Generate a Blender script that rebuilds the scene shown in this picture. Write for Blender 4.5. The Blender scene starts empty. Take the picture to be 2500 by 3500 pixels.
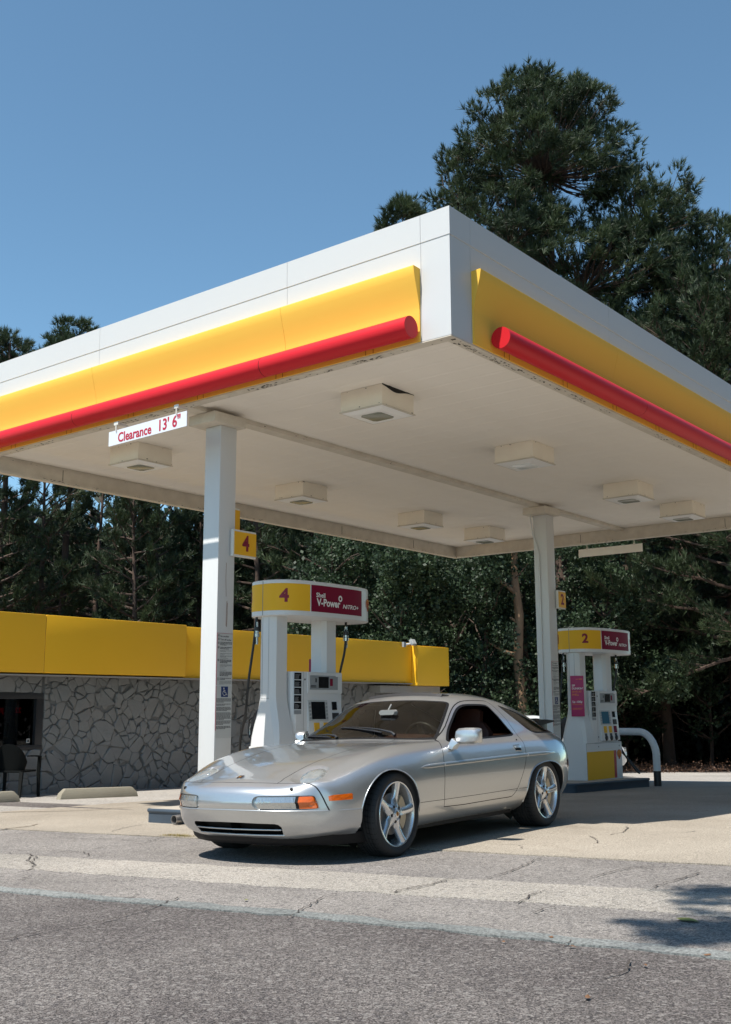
import bpy, bmesh, math, random
import numpy as np
from mathutils import Vector, Matrix
random.seed(7); RNG = np.random.default_rng(7)
R = math.radians
scene = bpy.context.scene
COL = scene.collection

# ------------------------------------------------------------------ camera, sky, sun, exposure
cam_d = bpy.data.cameras.new('camera'); cam = bpy.data.objects.new('camera', cam_d); COL.objects.link(cam)
cam_d.sensor_fit = 'VERTICAL'; cam_d.sensor_height = 36.0; cam_d.lens = 36.0*3635.84/3500.0
cam_d.clip_start = 0.1; cam_d.clip_end = 2000
_r = Vector((0.6245, -0.7810, -0.00355)); _u = Vector((-0.1381, -0.1149, 0.98377)); _w = Vector((0.7687, 0.6139, 0.17939))
_r.normalize(); _w = (_w-_r*_w.dot(_r)).normalized(); _u = (-_w).cross(_r).normalized()
cam.matrix_world = Matrix(((_r.x,_u.x,-_w.x,-7.404),(_r.y,_u.y,-_w.y,-4.945),(_r.z,_u.z,-_w.z,1.130),(0,0,0,1)))
scene.camera = cam

SUN = Vector((-0.535, 0.10, 1.0)).normalized()            # towards the sun
elev = math.asin(SUN.z)
world = bpy.data.worlds.new('World'); scene.world = world; world.use_nodes = True
wt = world.node_tree; wt.nodes.clear()
sky = wt.nodes.new('ShaderNodeTexSky'); sky.sky_type = 'NISHITA'; sky.sun_disc = False
sky.sun_elevation = elev; sky.sun_rotation = math.atan2(SUN.x, SUN.y)
sky.altitude = 2000; sky.air_density = 1.0; sky.dust_density = 0.0; sky.ozone_density = 3.5
bg = wt.nodes.new('ShaderNodeBackground'); bg.inputs['Strength'].default_value = 0.142
wo = wt.nodes.new('ShaderNodeOutputWorld')
tint = wt.nodes.new('ShaderNodeMix'); tint.data_type = 'RGBA'; tint.blend_type = 'MULTIPLY'; tint.inputs[0].default_value = 1.0; tint.inputs[7].default_value = (.93,1.06,.92,1)
wt.links.new(sky.outputs[0], tint.inputs[6]); wt.links.new(tint.outputs[2], bg.inputs['Color']); wt.links.new(bg.outputs[0], wo.inputs['Surface'])
sun_d = bpy.data.lights.new('sun', 'SUN'); sun_d.energy = 5.0; sun_d.angle = R(0.53); sun_d.color = (1.0, 0.955, 0.88)
sun = bpy.data.objects.new('sun', sun_d); COL.objects.link(sun)
sun.rotation_euler = (-SUN).to_track_quat('-Z', 'Y').to_euler()
sun.location = (-20, 10, 40)
scene.view_settings.view_transform = 'Standard'; scene.view_settings.look = 'None'
scene.view_settings.exposure = 0.50; scene.view_settings.gamma = 1.0
scene.view_settings.use_curve_mapping = False
scene.cycles.max_bounces = 8; scene.cycles.transparent_max_bounces = 12; scene.cycles.glossy_bounces = 4

# ------------------------------------------------------------------ helpers
def gz(x, y):                                             # the lot falls gently away to the left and the back
    x = np.asarray(x, float); y = np.asarray(y, float)
    return -.027*(np.clip(y, -9, 12)-.9) - .022*np.clip(x-1.5, 0, 40) - .013*np.clip(x-10.5, 0, 15)
def g(x, y): return float(gz(x, y))

MATS = {}
def mat(name, col=(.5,.5,.5), rough=.5, metal=0., noise=0., nscale=8., bump=0., bscale=60., coat=0., spec=.5, col2=None, detail=4., stretch=None, distort=0.):
    """principled material; noise mixes col towards col2 in world-fixed blotches; bump adds fine relief"""
    if name in MATS: return MATS[name]
    m = bpy.data.materials.new(name); m.use_nodes = True; nt = m.node_tree; N = nt.nodes; L = nt.links
    p = N['Principled BSDF']; p.inputs['Roughness'].default_value = rough; p.inputs['Metallic'].default_value = metal
    p.inputs['Base Color'].default_value = (*col, 1); p.inputs['Coat Weight'].default_value = coat
    p.inputs['Coat Roughness'].default_value = .04; p.inputs['Specular IOR Level'].default_value = spec
    if noise or bump:
        tc = N.new('ShaderNodeTexCoord'); mp = N.new('ShaderNodeMapping'); L.new(tc.outputs['Object'], mp.inputs[0])
        if stretch: mp.inputs['Scale'].default_value = stretch
    if noise:
        n = N.new('ShaderNodeTexNoise'); n.inputs['Scale'].default_value = nscale; n.inputs['Detail'].default_value = detail
        n.inputs['Roughness'].default_value = .62; n.inputs['Distortion'].default_value = distort
        L.new(mp.outputs[0], n.inputs['Vector'])
        r = N.new('ShaderNodeValToRGB'); r.color_ramp.elements[0].position = .5-.25; r.color_ramp.elements[1].position = .5+.25
        c2 = col2 if col2 else tuple(c*.6 for c in col)
        r.color_ramp.elements[0].color = (*[c*(1-noise)+d*noise for c, d in zip(col, c2)], 1); r.color_ramp.elements[1].color = (*col, 1)
        L.new(n.outputs['Fac'], r.inputs[0]); L.new(r.outputs[0], p.inputs['Base Color'])
    if bump:
        b = N.new('ShaderNodeTexNoise'); b.inputs['Scale'].default_value = bscale; b.inputs['Detail'].default_value = 3
        L.new(mp.outputs[0], b.inputs['Vector'])
        bp = N.new('ShaderNodeBump'); bp.inputs['Strength'].default_value = bump; bp.inputs['Distance'].default_value = .01
        L.new(b.outputs['Fac'], bp.inputs['Height']); L.new(bp.outputs[0], p.inputs['Normal'])
    MATS[name] = m; return m

def tag(o, label=None, cat=None, group=None, kind=None):
    if label: o['label'] = label
    if cat: o['category'] = cat
    if group: o['group'] = group
    if kind: o['kind'] = kind
    return o
def empty(name, loc=(0,0,0), rz=0., label=None, cat=None, group=None):
    o = bpy.data.objects.new(name, None); COL.objects.link(o); o.location = loc; o.rotation_euler = (0,0,rz)
    o.empty_display_size = .2
    return tag(o, label, cat, group)
def link(name, me, m=None, parent=None, smooth=None):
    if m is not None:
        for x in (m if isinstance(m, (list, tuple)) else [m]): me.materials.append(x)
    if smooth is not None and len(me.polygons): me.polygons.foreach_set('use_smooth', [True]*len(me.polygons)); 
    if smooth: me.set_sharp_from_angle(angle=R(smooth))
    o = bpy.data.objects.new(name, me); COL.objects.link(o)
    if parent: o.parent = parent
    return o
def copy_tree(o, parent=None):
    c = o.copy(); COL.objects.link(c)
    if parent: c.parent = parent
    for ch in o.children: copy_tree(ch, c)
    return c

class MB:
    """collects shapes, builds ONE mesh"""
    def __init__(s): s.v = []; s.f = []; s.m = []
    def add(s, vs, fs, mi=0, M=None):
        k = len(s.v)
        s.v += [tuple(M @ Vector(v)) for v in vs] if M is not None else [tuple(v) for v in vs]
        s.f += [tuple(i+k for i in f) for f in fs]; s.m += [mi]*len(fs); return s
    def box(s, a, b, mi=0, M=None, ch=0.):
        """box from corner a to corner b, ch = chamfer of the vertical edges"""
        x0,y0,z0 = a; x1,y1,z1 = b
        if ch: return s.prism([(x0+ch,y0),(x1-ch,y0),(x1,y0+ch),(x1,y1-ch),(x1-ch,y1),(x0+ch,y1),(x0,y1-ch),(x0,y0+ch)], z0, z1, mi, M)
        return s.add([(x0,y0,z0),(x1,y0,z0),(x1,y1,z0),(x0,y1,z0),(x0,y0,z1),(x1,y0,z1),(x1,y1,z1),(x0,y1,z1)],
                     [(3,2,1,0),(4,5,6,7),(0,1,5,4),(1,2,6,5),(2,3,7,6),(3,0,4,7)], mi, M)
    def prism(s, pts, z0, z1, mi=0, M=None):
        n = len(pts); vs = [(x,y,z0) for x,y in pts]+[(x,y,z1) for x,y in pts]
        fs = [tuple(range(n-1,-1,-1)), tuple(range(n,2*n))]+[(i,(i+1)%n,n+(i+1)%n,n+i) for i in range(n)]
        return s.add(vs, fs, mi, M)
    def prismx(s, pts, x0, x1, mi=0, M=None):               # profile in (y,z), runs along x
        A = Matrix(((0,0,1,0),(1,0,0,0),(0,1,0,0),(0,0,0,1)))
        return s.prism(pts, x0, x1, mi, (M @ A) if M is not None else A)
    def prismy(s, pts, y0, y1, mi=0, M=None):               # profile in (x,z), runs along y (mirrored order)
        A = Matrix(((1,0,0,0),(0,0,1,0),(0,1,0,0),(0,0,0,1)))
        return s.prism(pts[::-1], y0, y1, mi, (M @ A) if M is not None else A)
    def tube(s, path, r, n=12, mi=0, caps=True, M=None):
        P = [Vector(p) for p in path]; k = len(P); rs = r if isinstance(r, (list, tuple)) else [r]*k
        vs = []; up = None
        for i in range(k):
            d = (P[min(i+1,k-1)]-P[max(i-1,0)]).normalized()
            if up is None: up = Vector((0,0,1)) if abs(d.z) < .9 else Vector((1,0,0))
            a = d.cross(up).normalized(); b = a.cross(d).normalized(); up = b
            for j in range(n):
                t = 2*math.pi*j/n; vs.append(P[i]+(a*math.cos(t)+b*math.sin(t))*rs[i])
        fs = [(i*n+j, i*n+(j+1)%n, (i+1)*n+(j+1)%n, (i+1)*n+j) for i in range(k-1) for j in range(n)]
        if caps: fs += [tuple(range(n-1,-1,-1)), tuple(range((k-1)*n, k*n))]
        return s.add(vs, fs, mi, M)
    def lathe(s, prof, n=32, mi=0, M=None):                 # profile (r, z) about z
        k = len(prof); vs = [(r*math.cos(2*math.pi*j/n), r*math.sin(2*math.pi*j/n), z) for r, z in prof for j in range(n)]
        fs = [(i*n+j, i*n+(j+1)%n, (i+1)*n+(j+1)%n, (i+1)*n+j) for i in range(k-1) for j in range(n)]
        return s.add(vs, fs, mi, M)
    def loft(s, rings, mi=0, caps=True, M=None):
        n = len(rings[0]); vs = [p for r in rings for p in r]
        fs = [(i*n+j, i*n+(j+1)%n, (i+1)*n+(j+1)%n, (i+1)*n+j) for i in range(len(rings)-1) for j in range(n)]
        if caps: fs += [tuple(range(n-1,-1,-1)), tuple(range((len(rings)-1)*n, len(rings)*n))]
        return s.add(vs, fs, mi, M)
    def mesh(s, name):
        me = bpy.data.meshes.new(name); me.from_pydata(s.v, [], s.f); me.polygons.foreach_set('material_index', s.m); me.update()
        return me
    def build(s, name, m=None, parent=None, smooth=None, bevel=0., fix=True):
        me = s.mesh(name)
        if fix or bevel:
            bm = bmesh.new(); bm.from_mesh(me)
            if fix: bmesh.ops.recalc_face_normals(bm, faces=bm.faces)
            if bevel:
                es = [e for e in bm.edges if len(e.link_faces) == 2 and e.calc_face_angle(0) > R(30)]
                bmesh.ops.bevel(bm, geom=es, offset=bevel, segments=2, profile=.6, affect='EDGES')
            bm.to_mesh(me); bm.free()
        return link(name, me, m, parent, smooth if smooth else (40 if bevel else None))

def text_mesh(body, size=.2, offset=0., depth=.002, align='CENTER', spacing=1., shear=0., xs=1.):
    cu = bpy.data.curves.new('writing', 'FONT'); cu.body = body; cu.size = size; cu.offset = offset*size; cu.extrude = depth
    cu.align_x = align; cu.align_y = 'CENTER'; cu.space_character = spacing; cu.shear = shear; cu.resolution_u = 3
    o = bpy.data.objects.new('writing_tmp', cu); COL.objects.link(o)
    bpy.context.view_layer.update()
    me = bpy.data.meshes.new_from_object(o.evaluated_get(bpy.context.evaluated_depsgraph_get()))
    bpy.data.objects.remove(o); bpy.data.curves.remove(cu)
    me.materials.clear()
    if xs != 1.: me.transform(Matrix.Diagonal((xs,1,1,1)))
    return me
def face_matrix(origin, right, up):
    r = Vector(right).normalized(); u = Vector(up).normalized(); n = r.cross(u)
    return Matrix(((r.x,u.x,n.x,origin[0]),(r.y,u.y,n.y,origin[1]),(r.z,u.z,n.z,origin[2]),(0,0,0,1)))
def writing(name, body, origin, right, up, m, parent=None, **kw):
    me = text_mesh(body, **kw); me.transform(face_matrix(origin, right, up)); return link(name, me, m, parent)
def join_meshes(name, mes, mats, parent=None):
    """several text meshes into one object; mes = [(mesh, material index)]"""
    bm = bmesh.new()
    for me, mi in mes:
        k = len(bm.faces); bm.from_mesh(me); bm.faces.ensure_lookup_table()
        for f in bm.faces[k:]: f.material_index = mi
    out = bpy.data.meshes.new(name); bm.to_mesh(out); bm.free(); return link(name, out, mats, parent)

def np_mesh(name, verts, faces, nper):
    """fast mesh of equal polygons; faces = flat index array"""
    me = bpy.data.meshes.new(name); nf = len(faces)//nper
    me.vertices.add(len(verts)); me.vertices.foreach_set('co', np.asarray(verts, np.float32).ravel())
    me.loops.add(len(faces)); me.loops.foreach_set('vertex_index', np.asarray(faces, np.int32))
    me.polygons.add(nf); me.polygons.foreach_set('loop_start', np.arange(0, len(faces), nper, dtype=np.int32))
    me.update(calc_edges=True); return me
# ------------------------------------------------------------------ ground materials
def ground_mat(name, dark, light, stone=0., crack=0., big=.5, stain=(.10,.08,.06), stains=0., rough=.93, bump=.5, agg=150.):
    """dark/light = blotchy base colours, stone = exposed aggregate speckle, crack = width of cracks"""
    m = bpy.data.materials.new(name); m.use_nodes = True; nt = m.node_tree; N = nt.nodes; L = nt.links
    p = N['Principled BSDF']; p.inputs['Roughness'].default_value = rough; p.inputs['Specular IOR Level'].default_value = .25
    tc = N.new('ShaderNodeTexCoord')
    def noise(sc, det=4, rgh=.6, dis=0.):
        n = N.new('ShaderNodeTexNoise'); n.inputs['Scale'].default_value = sc; n.inputs['Detail'].default_value = det
        n.inputs['Roughness'].default_value = rgh; n.inputs['Distortion'].default_value = dis; L.new(tc.outputs['Object'], n.inputs['Vector']); return n
    def ramp(src, a, b, ca, cb):
        r = N.new('ShaderNodeValToRGB'); e = r.color_ramp.elements; e[0].position = a; e[1].position = b; e[0].color = (*ca,1); e[1].color = (*cb,1)
        L.new(src, r.inputs[0]); return r.outputs[0]
    def mix(f, a, b, mode='MIX'):
        x = N.new('ShaderNodeMix'); x.data_type = 'RGBA'; x.blend_type = mode
        if isinstance(f, float): x.inputs[0].default_value = f
        else: L.new(f, x.inputs[0])
        for k, s in ((6, a), (7, b)):
            if isinstance(s, tuple): x.inputs[k].default_value = (*s, 1)
            else: L.new(s, x.inputs[k])
        return x.outputs[2]
    W = (1,1,1); K = (0,0,0)
    col = mix(ramp(noise(big, 6, .65).outputs['Fac'], .35, .65, K, W), dark, light)
    fine = noise(agg, 2, .7)
    col = mix(ramp(fine.outputs['Fac'], .38, .62, tuple([.74]*3), tuple([1.2]*3)), (0,0,0), col, 'MIX') if False else mix(1.0, col, ramp(fine.outputs['Fac'], .36, .64, tuple([.60]*3), tuple([1.34]*3)), 'MULTIPLY')
    if stone:
        v = N.new('ShaderNodeTexVoronoi'); v.inputs['Scale'].default_value = agg*1.0; L.new(tc.outputs['Object'], v.inputs['Vector'])
        sp = N.new('ShaderNodeSeparateColor'); L.new(v.outputs['Color'], sp.inputs[0])
        col = mix(1.0, col, ramp(sp.outputs[0], .0, 1., tuple([1-stone*.75]*3), tuple([1+stone]*3)), 'MULTIPLY')
        v2 = N.new('ShaderNodeTexVoronoi'); v2.inputs['Scale'].default_value = agg*.42; L.new(tc.outputs['Object'], v2.inputs['Vector'])
        sp2 = N.new('ShaderNodeSeparateColor'); L.new(v2.outputs['Color'], sp2.inputs[0])
        col = mix(ramp(sp2.outputs[1], .80, .95, K, tuple([.45]*3)), col, (.42,.39,.36))
        col = mix(ramp(sp2.outputs[2], .80, .95, K, tuple([.5]*3)), col, (.05,.045,.05))
    if stains:
        col = mix(ramp(noise(.9, 7, .7, .6).outputs['Fac'], .60, .74, K, tuple([stains]*3)), col, stain)
        col = mix(ramp(noise(6., 5, .7, 1.).outputs['Fac'], .68, .76, K, tuple([stains*.8]*3)), col, stain)
    hgt = fine.outputs['Fac']
    if crack:
        wv = noise(2.2, 5, .6); add = N.new('ShaderNodeMix'); add.data_type = 'RGBA'; add.inputs[0].default_value = .22
        L.new(tc.outputs['Object'], add.inputs[6]); L.new(wv.outputs['Color'], add.inputs[7])
        v = N.new('ShaderNodeTexVoronoi'); v.feature = 'DISTANCE_TO_EDGE'; v.inputs['Scale'].default_value = .95; L.new(add.outputs[2], v.inputs['Vector'])
        # cracks only where a large noise allows them, so that they stop and start
        cr = ramp(v.outputs['Distance'], crack*.25, crack, W, K)
        msk = ramp(noise(.8, 3).outputs['Fac'], .60, .66, K, W)
        col = mix(mix(1.0, cr, msk, 'MULTIPLY'), col, (.05,.042,.036))
    L.new(col, p.inputs['Base Color'])
    b = N.new('ShaderNodeBump'); b.inputs['Strength'].default_value = bump; b.inputs['Distance'].default_value = .012
    L.new(hgt, b.inputs['Height']); L.new(b.outputs[0], p.inputs['Normal'])
    return m
M_asphalt = ground_mat('old_asphalt', (.108,.093,.088), (.205,.183,.168), stone=.85, crack=.012, stains=.45, stain=(.065,.055,.052), bump=1.2)
M_asphalt2 = ground_mat('pale_asphalt', (.32,.295,.265), (.42,.39,.35), stone=.35, crack=.010, stains=.3, stain=(.15,.12,.10), bump=.7)
M_mid = ground_mat('sun_bleached_asphalt', (.205,.186,.170), (.300,.273,.248), stone=.5, crack=.010, stains=.30, stain=(.10,.088,.08), bump=.9, big=.8)
M_band = ground_mat('worn_band', (.27,.247,.215), (.39,.352,.305), stone=.40, crack=.010, stains=.40, stain=(.2,.165,.14), bump=.6)
M_pad = ground_mat('concrete_pad', (.26,.225,.180), (.355,.31,.252), crack=.006, stains=.5, stain=(.2,.155,.115), bump=.25, agg=90, big=.35)
M_seal = ground_mat('joint_sealant', (.15,.157,.150), (.255,.262,.25), stains=.5, stain=(.10,.105,.11), bump=.6, agg=60)
M_litter = ground_mat('leaf_litter', (.055,.032,.018), (.17,.085,.05), stone=.5, bump=1.2, agg=60, big=1.2)

def strip(name, left, right, m, dz, nu=60, nv=6, jit=0.02, over=None):
    """sheet between two polylines given as (y -> x) points, draped on the lot"""
    ys = np.linspace(left[0][1], left[-1][1], nu)
    ly = [p[1] for p in left]; lx = [p[0] for p in left]; ry = [p[1] for p in right]; rx = [p[0] for p in right]
    s = -1 if ly[0] > ly[-1] else 1
    xl = np.interp(s*ys, s*np.array(ly), lx); xr = np.interp(s*ys, s*np.array(ry), rx)
    rj = np.random.default_rng(int(abs(left[0][0]*1000)) % 9973)
    def wob():
        a = rj.normal(0, 1, nu); a = np.convolve(a, [.25,.5,.25], 'same'); return a*jit
    xl = xl+wob(); xr = xr+wob(); V = []
    for i in range(nu):
        for j in range(nv+1):
            x = xl[i]+(xr[i]-xl[i])*j/nv; V.append((x, ys[i], float(gz(x, ys[i]))+dz))
    F = [(i*(nv+1)+j, i*(nv+1)+j+1, (i+1)*(nv+1)+j+1, (i+1)*(nv+1)+j) for i in range(nu-1) for j in range(nv)]
    me = bpy.data.meshes.new(name); me.from_pydata(V, [], F); me.update()
    if me.polygons[0].normal.z < 0: me.flip_normals()
    W_ = nv+1; K = [i*W_ for i in range(nu)]; S_ = []; V2 = list(V)                # turned-down edges, so that no gap shows under the sheet
    for side in (0, nv):
        b0 = len(V2); V2 += [(V[i*W_+side][0], V[i*W_+side][1], V[i*W_+side][2]-.03) for i in range(nu)]
        S_ += [(i*W_+side, (i+1)*W_+side, b0+i+1, b0+i) for i in range(nu-1)]
    fl = me.polygons[0].normal.z; F2 = [tuple(p.vertices) for p in me.polygons]
    me2 = bpy.data.meshes.new(name); me2.from_pydata(V2, [], F2+S_); me2.update(); bpy.data.meshes.remove(me)
    o = link(name, me2, m); tag(o, kind='structure'); return o

def grid_sheet(name, xs, ys, m, dz=0.):
    V = [(x, y, float(gz(x, y))+dz) for x in xs for y in ys]; n = len(ys)
    F = [(i*n+j, (i+1)*n+j, (i+1)*n+j+1, i*n+j+1) for i in range(len(xs)-1) for j in range(n-1)]
    me = bpy.data.meshes.new(name); me.from_pydata(V, [], F); me.update(); return tag(link(name, me, m), kind='structure')
xs = [-400,-150,-60,-30,-15,-9]+list(np.arange(-6, 10.6, 1.5))+[10.5,13,16,20,25.5,32,41.5,60,150,500]
ys = [-400,-150,-60,-25,-9,-6,-3,0,3,6,9,12,16,24,40,80,200,500]
grid_sheet('ground', xs, ys, M_asphalt)
# concrete fuelling pad under the canopy, its ragged front edge runs past the car
strip('concrete_pad', [(-1.10,7.3),(-.84,5.15),(-.62,2.85),(-.37,0),(-.21,-2.27),(.1,-6),(.4,-9)], [(13.2,7.3),(13.2,-9)], M_pad, .009, nu=220, nv=8, jit=.012)
strip('bleached_lane', [(-1.15,9.),(-.86,5.15),(-.64,2.85),(-.39,0),(-.23,-2.27),(.08,-6),(.38,-9)], [(-4.43,9),(-3.30,1.3),(-2.99,-1.12),(-2.83,-3.22),(-2.63,-6),(-2.43,-9)], M_mid, .003, nu=60, nv=6, jit=.01)
strip('light_band', [(-2.75,9.),(-2.16,3.09),(-1.71,0),(-1.33,-2.68),(-.9,-6),(-.6,-9)], [(-3.6,9.),(-2.72,2.36),(-2.33,-.58),(-2.13,-1.86),(-2.03,-2.94),(-1.75,-6),(-1.5,-9)], M_band, .006, nu=260, jit=.020)
strip('sealed_joint', [(-4.4,9),(-3.27,1.3),(-2.96,-1.12),(-2.80,-3.22),(-2.6,-6),(-2.4,-9)], [(-4.55,9),(-3.40,1.3),(-3.09,-1.12),(-2.93,-3.22),(-2.73,-6),(-2.53,-9)], M_seal, .0085, nu=300, nv=2, jit=.017)
# lane in front of the shop and the pale lot behind the canopy
grid_sheet('shop_lane', list(np.arange(-8, 14, 1.5)), list(np.arange(7.25, 11.1, .9)), M_asphalt2, .004)
strip('back_lot', [(13.19,11),(13.19,-9)], [(24.,11),(26,-9)], M_asphalt2, .005, nu=40, nv=10)
grid_sheet('forest_floor', [26.5,28,32,40,60,90], [-30,-15,-5,0,5,10,14,20,30,60], M_litter, .03)
grid_sheet('forest_bank', [-30,-10,0,6,12,17,24.4], [15.6,18,24,40,70], M_litter, .03)

# open cracks, seams and dry leaves
M_crack = mat('crack_dirt', (.055,.045,.038), .95); rc = random.Random(4)
CR = [[(-2.099,3.192),(-2.13,2.958),(-2.064,2.875),(-2.178,2.586),(-2.444,2.25),(-2.562,2.179)],[(-2.127,2.715),(-2.335,2.453),(-2.491,2.141),(-2.599,2.002)],
 [(-2.02,3.35),(-1.959,2.985),(-1.856,2.751),(-1.771,2.53),(-1.871,2.322),(-1.947,2.242)],[(-1.127,3.773),(-1.122,3.532),(-1.102,3.329),(-.978,3.127),(-.981,2.761)],
 [(-1.615,2.618),(-1.438,2.653),(-1.309,2.578),(-1.117,2.543),(-.822,2.73),(-.673,2.793)],[(-3.044,1.525),(-2.872,1.604),(-2.695,1.575)],[(-.562,3.703),(-.226,3.924),(.103,4.018)],
 [(-4.328,-.269),(-4.159,-.236),(-3.981,-.242),(-3.883,-.292),(-3.658,-.257),(-3.277,-.147),(-2.967,-.004)],[(-2.247,-1.017),(-2.003,-1.035),(-1.654,-1.026)],[(-3.214,-1.062),(-2.543,-.755),(-2.416,-.749)],
 [(-2.239,-1.007),(-2.084,-.993),(-1.848,-1.009),(-1.592,-.994)],[(-2.197,-1.836),(-1.968,-1.765),(-1.785,-1.726)],[(-1.381,-2.222),(-1.169,-2.207),(-.95,-2.225),(-.639,-2.229)],
 [(-1.516,-1.179),(-1.33,-1.175),(-.963,-1.107),(-.43,-.978)],[(-1.159,-1.726),(-.967,-1.734),(-.734,-1.726),(-.542,-1.779),(-.623,-1.937)],[(-3.119,-2.531),(-3.015,-2.548),(-2.928,-2.533)],
 [(-2.441,-2.054),(-2.254,-2.051),(-2.17,-2.042)],[(.987,-.635),(.757,-.819),(.548,-.924),(.50,-.904)],[(1.146,-.741),(1.374,-.748),(1.68,-.639),(1.993,-.493)],[(-3.483,-2.95),(-3.356,-2.994),(-3.14,-2.92)]]
mb = MB()
for ln in CR:
    P = []
    for (a, b), (c, d) in zip(ln[:-1], ln[1:]):
        n = max(2, int(math.hypot(c-a,d-b)/.035))
        for k in range(n): t = k/n; P.append((a+(c-a)*t+rc.gauss(0,.008), b+(d-b)*t+rc.gauss(0,.008)))
    P.append(ln[-1]); vs = []; m_ = len(P)
    for k, (x, y) in enumerate(P):
        x2, y2 = P[min(k+1,m_-1)]; x1, y1 = P[max(k-1,0)]; L_ = math.hypot(x2-x1,y2-y1) or 1; w = rc.uniform(.0012,.0065)*(1 if 0 < k < m_-1 else .2)
        nx, ny = -(y2-y1)/L_*w, (x2-x1)/L_*w; vs += [(x+nx,y+ny,g(x,y)+.0125),(x-nx,y-ny,g(x,y)+.0125)]
    mb.add(vs, [(2*k,2*k+2,2*k+3,2*k+1) for k in range(m_-1)])
o = mb.build('ground_cracks', M_crack, fix=False); o.data.update(); tag(o, kind='structure')
M_dry = mat('dry_leaf', (.17,.085,.04), .7); M_dryg = mat('yellow_leaf', (.20,.21,.05), .7)
for i, (x, y, s_, m_) in enumerate([(-2.213,-2.784,.075,M_dryg),(-3.054,-2.606,.020,M_dry),(-3.795,-3.056,.022,M_dry),(-2.925,-2.43,.018,M_dry),(-2.876,-.449,.026,M_dryg),(-3.23,-3.017,.018,M_dry),(-3.12,-2.30,.016,M_dry),(-2.92,-3.151,.020,M_dry)]):
    q = MB(); n = 7; vs = [(0,0,.007)]+[(s_*math.cos(2*math.pi*k/n)*rc.uniform(.5,1.2), s_*.55*math.sin(2*math.pi*k/n)*rc.uniform(.6,1.2), rc.uniform(.001,.008)) for k in range(n)]
    q.add(vs, [(0,k+1,(k+1)%n+1) for k in range(n)]); o = q.build('fallen_leaf', m_, fix=False); o.location = (x,y,g(x,y)+.008); o.rotation_euler = (0,0,rc.uniform(0,6))
    tag(o, 'biggest yellowish dry leaf on the shaded asphalt at the lower right' if i == 0 else 'small dry leaf lying on the asphalt in front of the car', 'leaf', 'dry leaves on the asphalt')
# dark wet looking streaks on the lit concrete at the left
def blotch(pts, m, dz):
    n = len(pts); vs = [(x,y,g(x,y)+dz) for x, y in pts]; me = bpy.data.meshes.new('stain'); me.from_pydata(vs, [], [tuple(range(n))]); me.update()
    if me.polygons[0].normal.z < 0: me.flip_normals()
    tag(link('ground_stain', me, m), kind='structure')
M_stain = ground_mat('stained_concrete', (.17,.135,.10), (.30,.255,.20), stains=.3, stain=(.12,.09,.07), bump=.3, agg=90)
for ln, w0 in (([(0.49, 7.211), (0.778, 6.705), (1.154, 6.328), (1.655, 6.27), (1.945, 6.159)],.035),([(-0.897, 5.058), (-0.695, 5.051), (-0.502, 5.076), (-0.301, 5.264)],.03)):
    P = []
    for (a, b), (c, d) in zip(ln[:-1], ln[1:]):
        n = max(2, int(math.hypot(c-a,d-b)/.06))
        for k in range(n): t = k/n; P.append((a+(c-a)*t+rc.gauss(0,.006), b+(d-b)*t+rc.gauss(0,.006)))
    m_ = len(P); vs = []
    for k, (x, y) in enumerate(P):
        x2, y2 = P[min(k+1,m_-1)]; x1, y1 = P[max(k-1,0)]; L_ = math.hypot(x2-x1,y2-y1) or 1; w = w0*rc.uniform(.5,1.2)*(1-k/m_)**.6
        nx, ny = -(y2-y1)/L_*w, (x2-x1)/L_*w; vs += [(x+nx,y+ny,g(x,y)+.0125),(x-nx,y-ny,g(x,y)+.0125)]
    me = bpy.data.meshes.new('ground_stain'); me.from_pydata(vs, [], [(2*k,2*k+2,2*k+3,2*k+1) for k in range(m_-1)]); me.update()
    if me.polygons[0].normal.z < 0: me.flip_normals()
    tag(link('ground_stain', me, M_stain), kind='structure')
M_weed = mat('dry_weed', (.19,.17,.05), .8, noise=.6, nscale=30, col2=(.25,.14,.05)); rw = np.random.default_rng(8); V = []
for k in range(900):
    x = -.53+rw.normal(0,.035); y = 2.77+rw.uniform(-.20,.20); z = g(x,y)+.008; a = rw.uniform(0,6.28); l = rw.uniform(.012,.040)*(1-abs(y-2.77)*2.5); w = .002
    V += [(x-w*math.sin(a),y+w*math.cos(a),z),(x+w*math.sin(a),y-w*math.cos(a),z),(x+l*.8*math.cos(a),y+l*.8*math.sin(a),z+l*rw.uniform(.2,.8))]
tag(link('dry_grass', np_mesh('dry_grass', np.array(V), np.arange(len(V)), 3), M_weed), 'small tuft of dry weeds at the edge of the concrete by the island', 'grass', kind='stuff')
# ------------------------------------------------------------------ canopy
M_white = mat('white_panel', (.585,.58,.568), .42, noise=.10, nscale=1.3, col2=(.49,.50,.49))
M_white2 = mat('white_post_paint', (.64,.64,.63), .5, noise=.16, nscale=3., col2=(.55,.53,.49), bump=.12, bscale=25, stretch=(1,1,.25))
M_soffit = mat('soffit_paint', (.90,.845,.76), .75, noise=.22, nscale=.9, col2=(.52,.455,.38), bump=.1, bscale=9, stretch=(.25,1,1), detail=6)
M_trim = mat('old_cream_trim', (.70,.64,.54), .7, noise=.45, nscale=5., col2=(.36,.31,.25), detail=6)
M_yellow = mat('yellow_fascia', (.93,.545,.085), .6, spec=.12, noise=.08, nscale=1.5, col2=(.74,.42,.05))
M_red = mat('red_tube', (.60,.012,.02), .45, spec=.25, noise=.1, nscale=3, col2=(.45,.01,.02))
M_dark = mat('dark_gap', (.015,.013,.012), .9)
M_peel = mat('peeled_patch', (.035,.026,.02), .9)
M_rust = mat('rust_stain', (.20,.07,.03), .9)
M_lens = mat('lamp_glass', (.24,.25,.20), .25)
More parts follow.
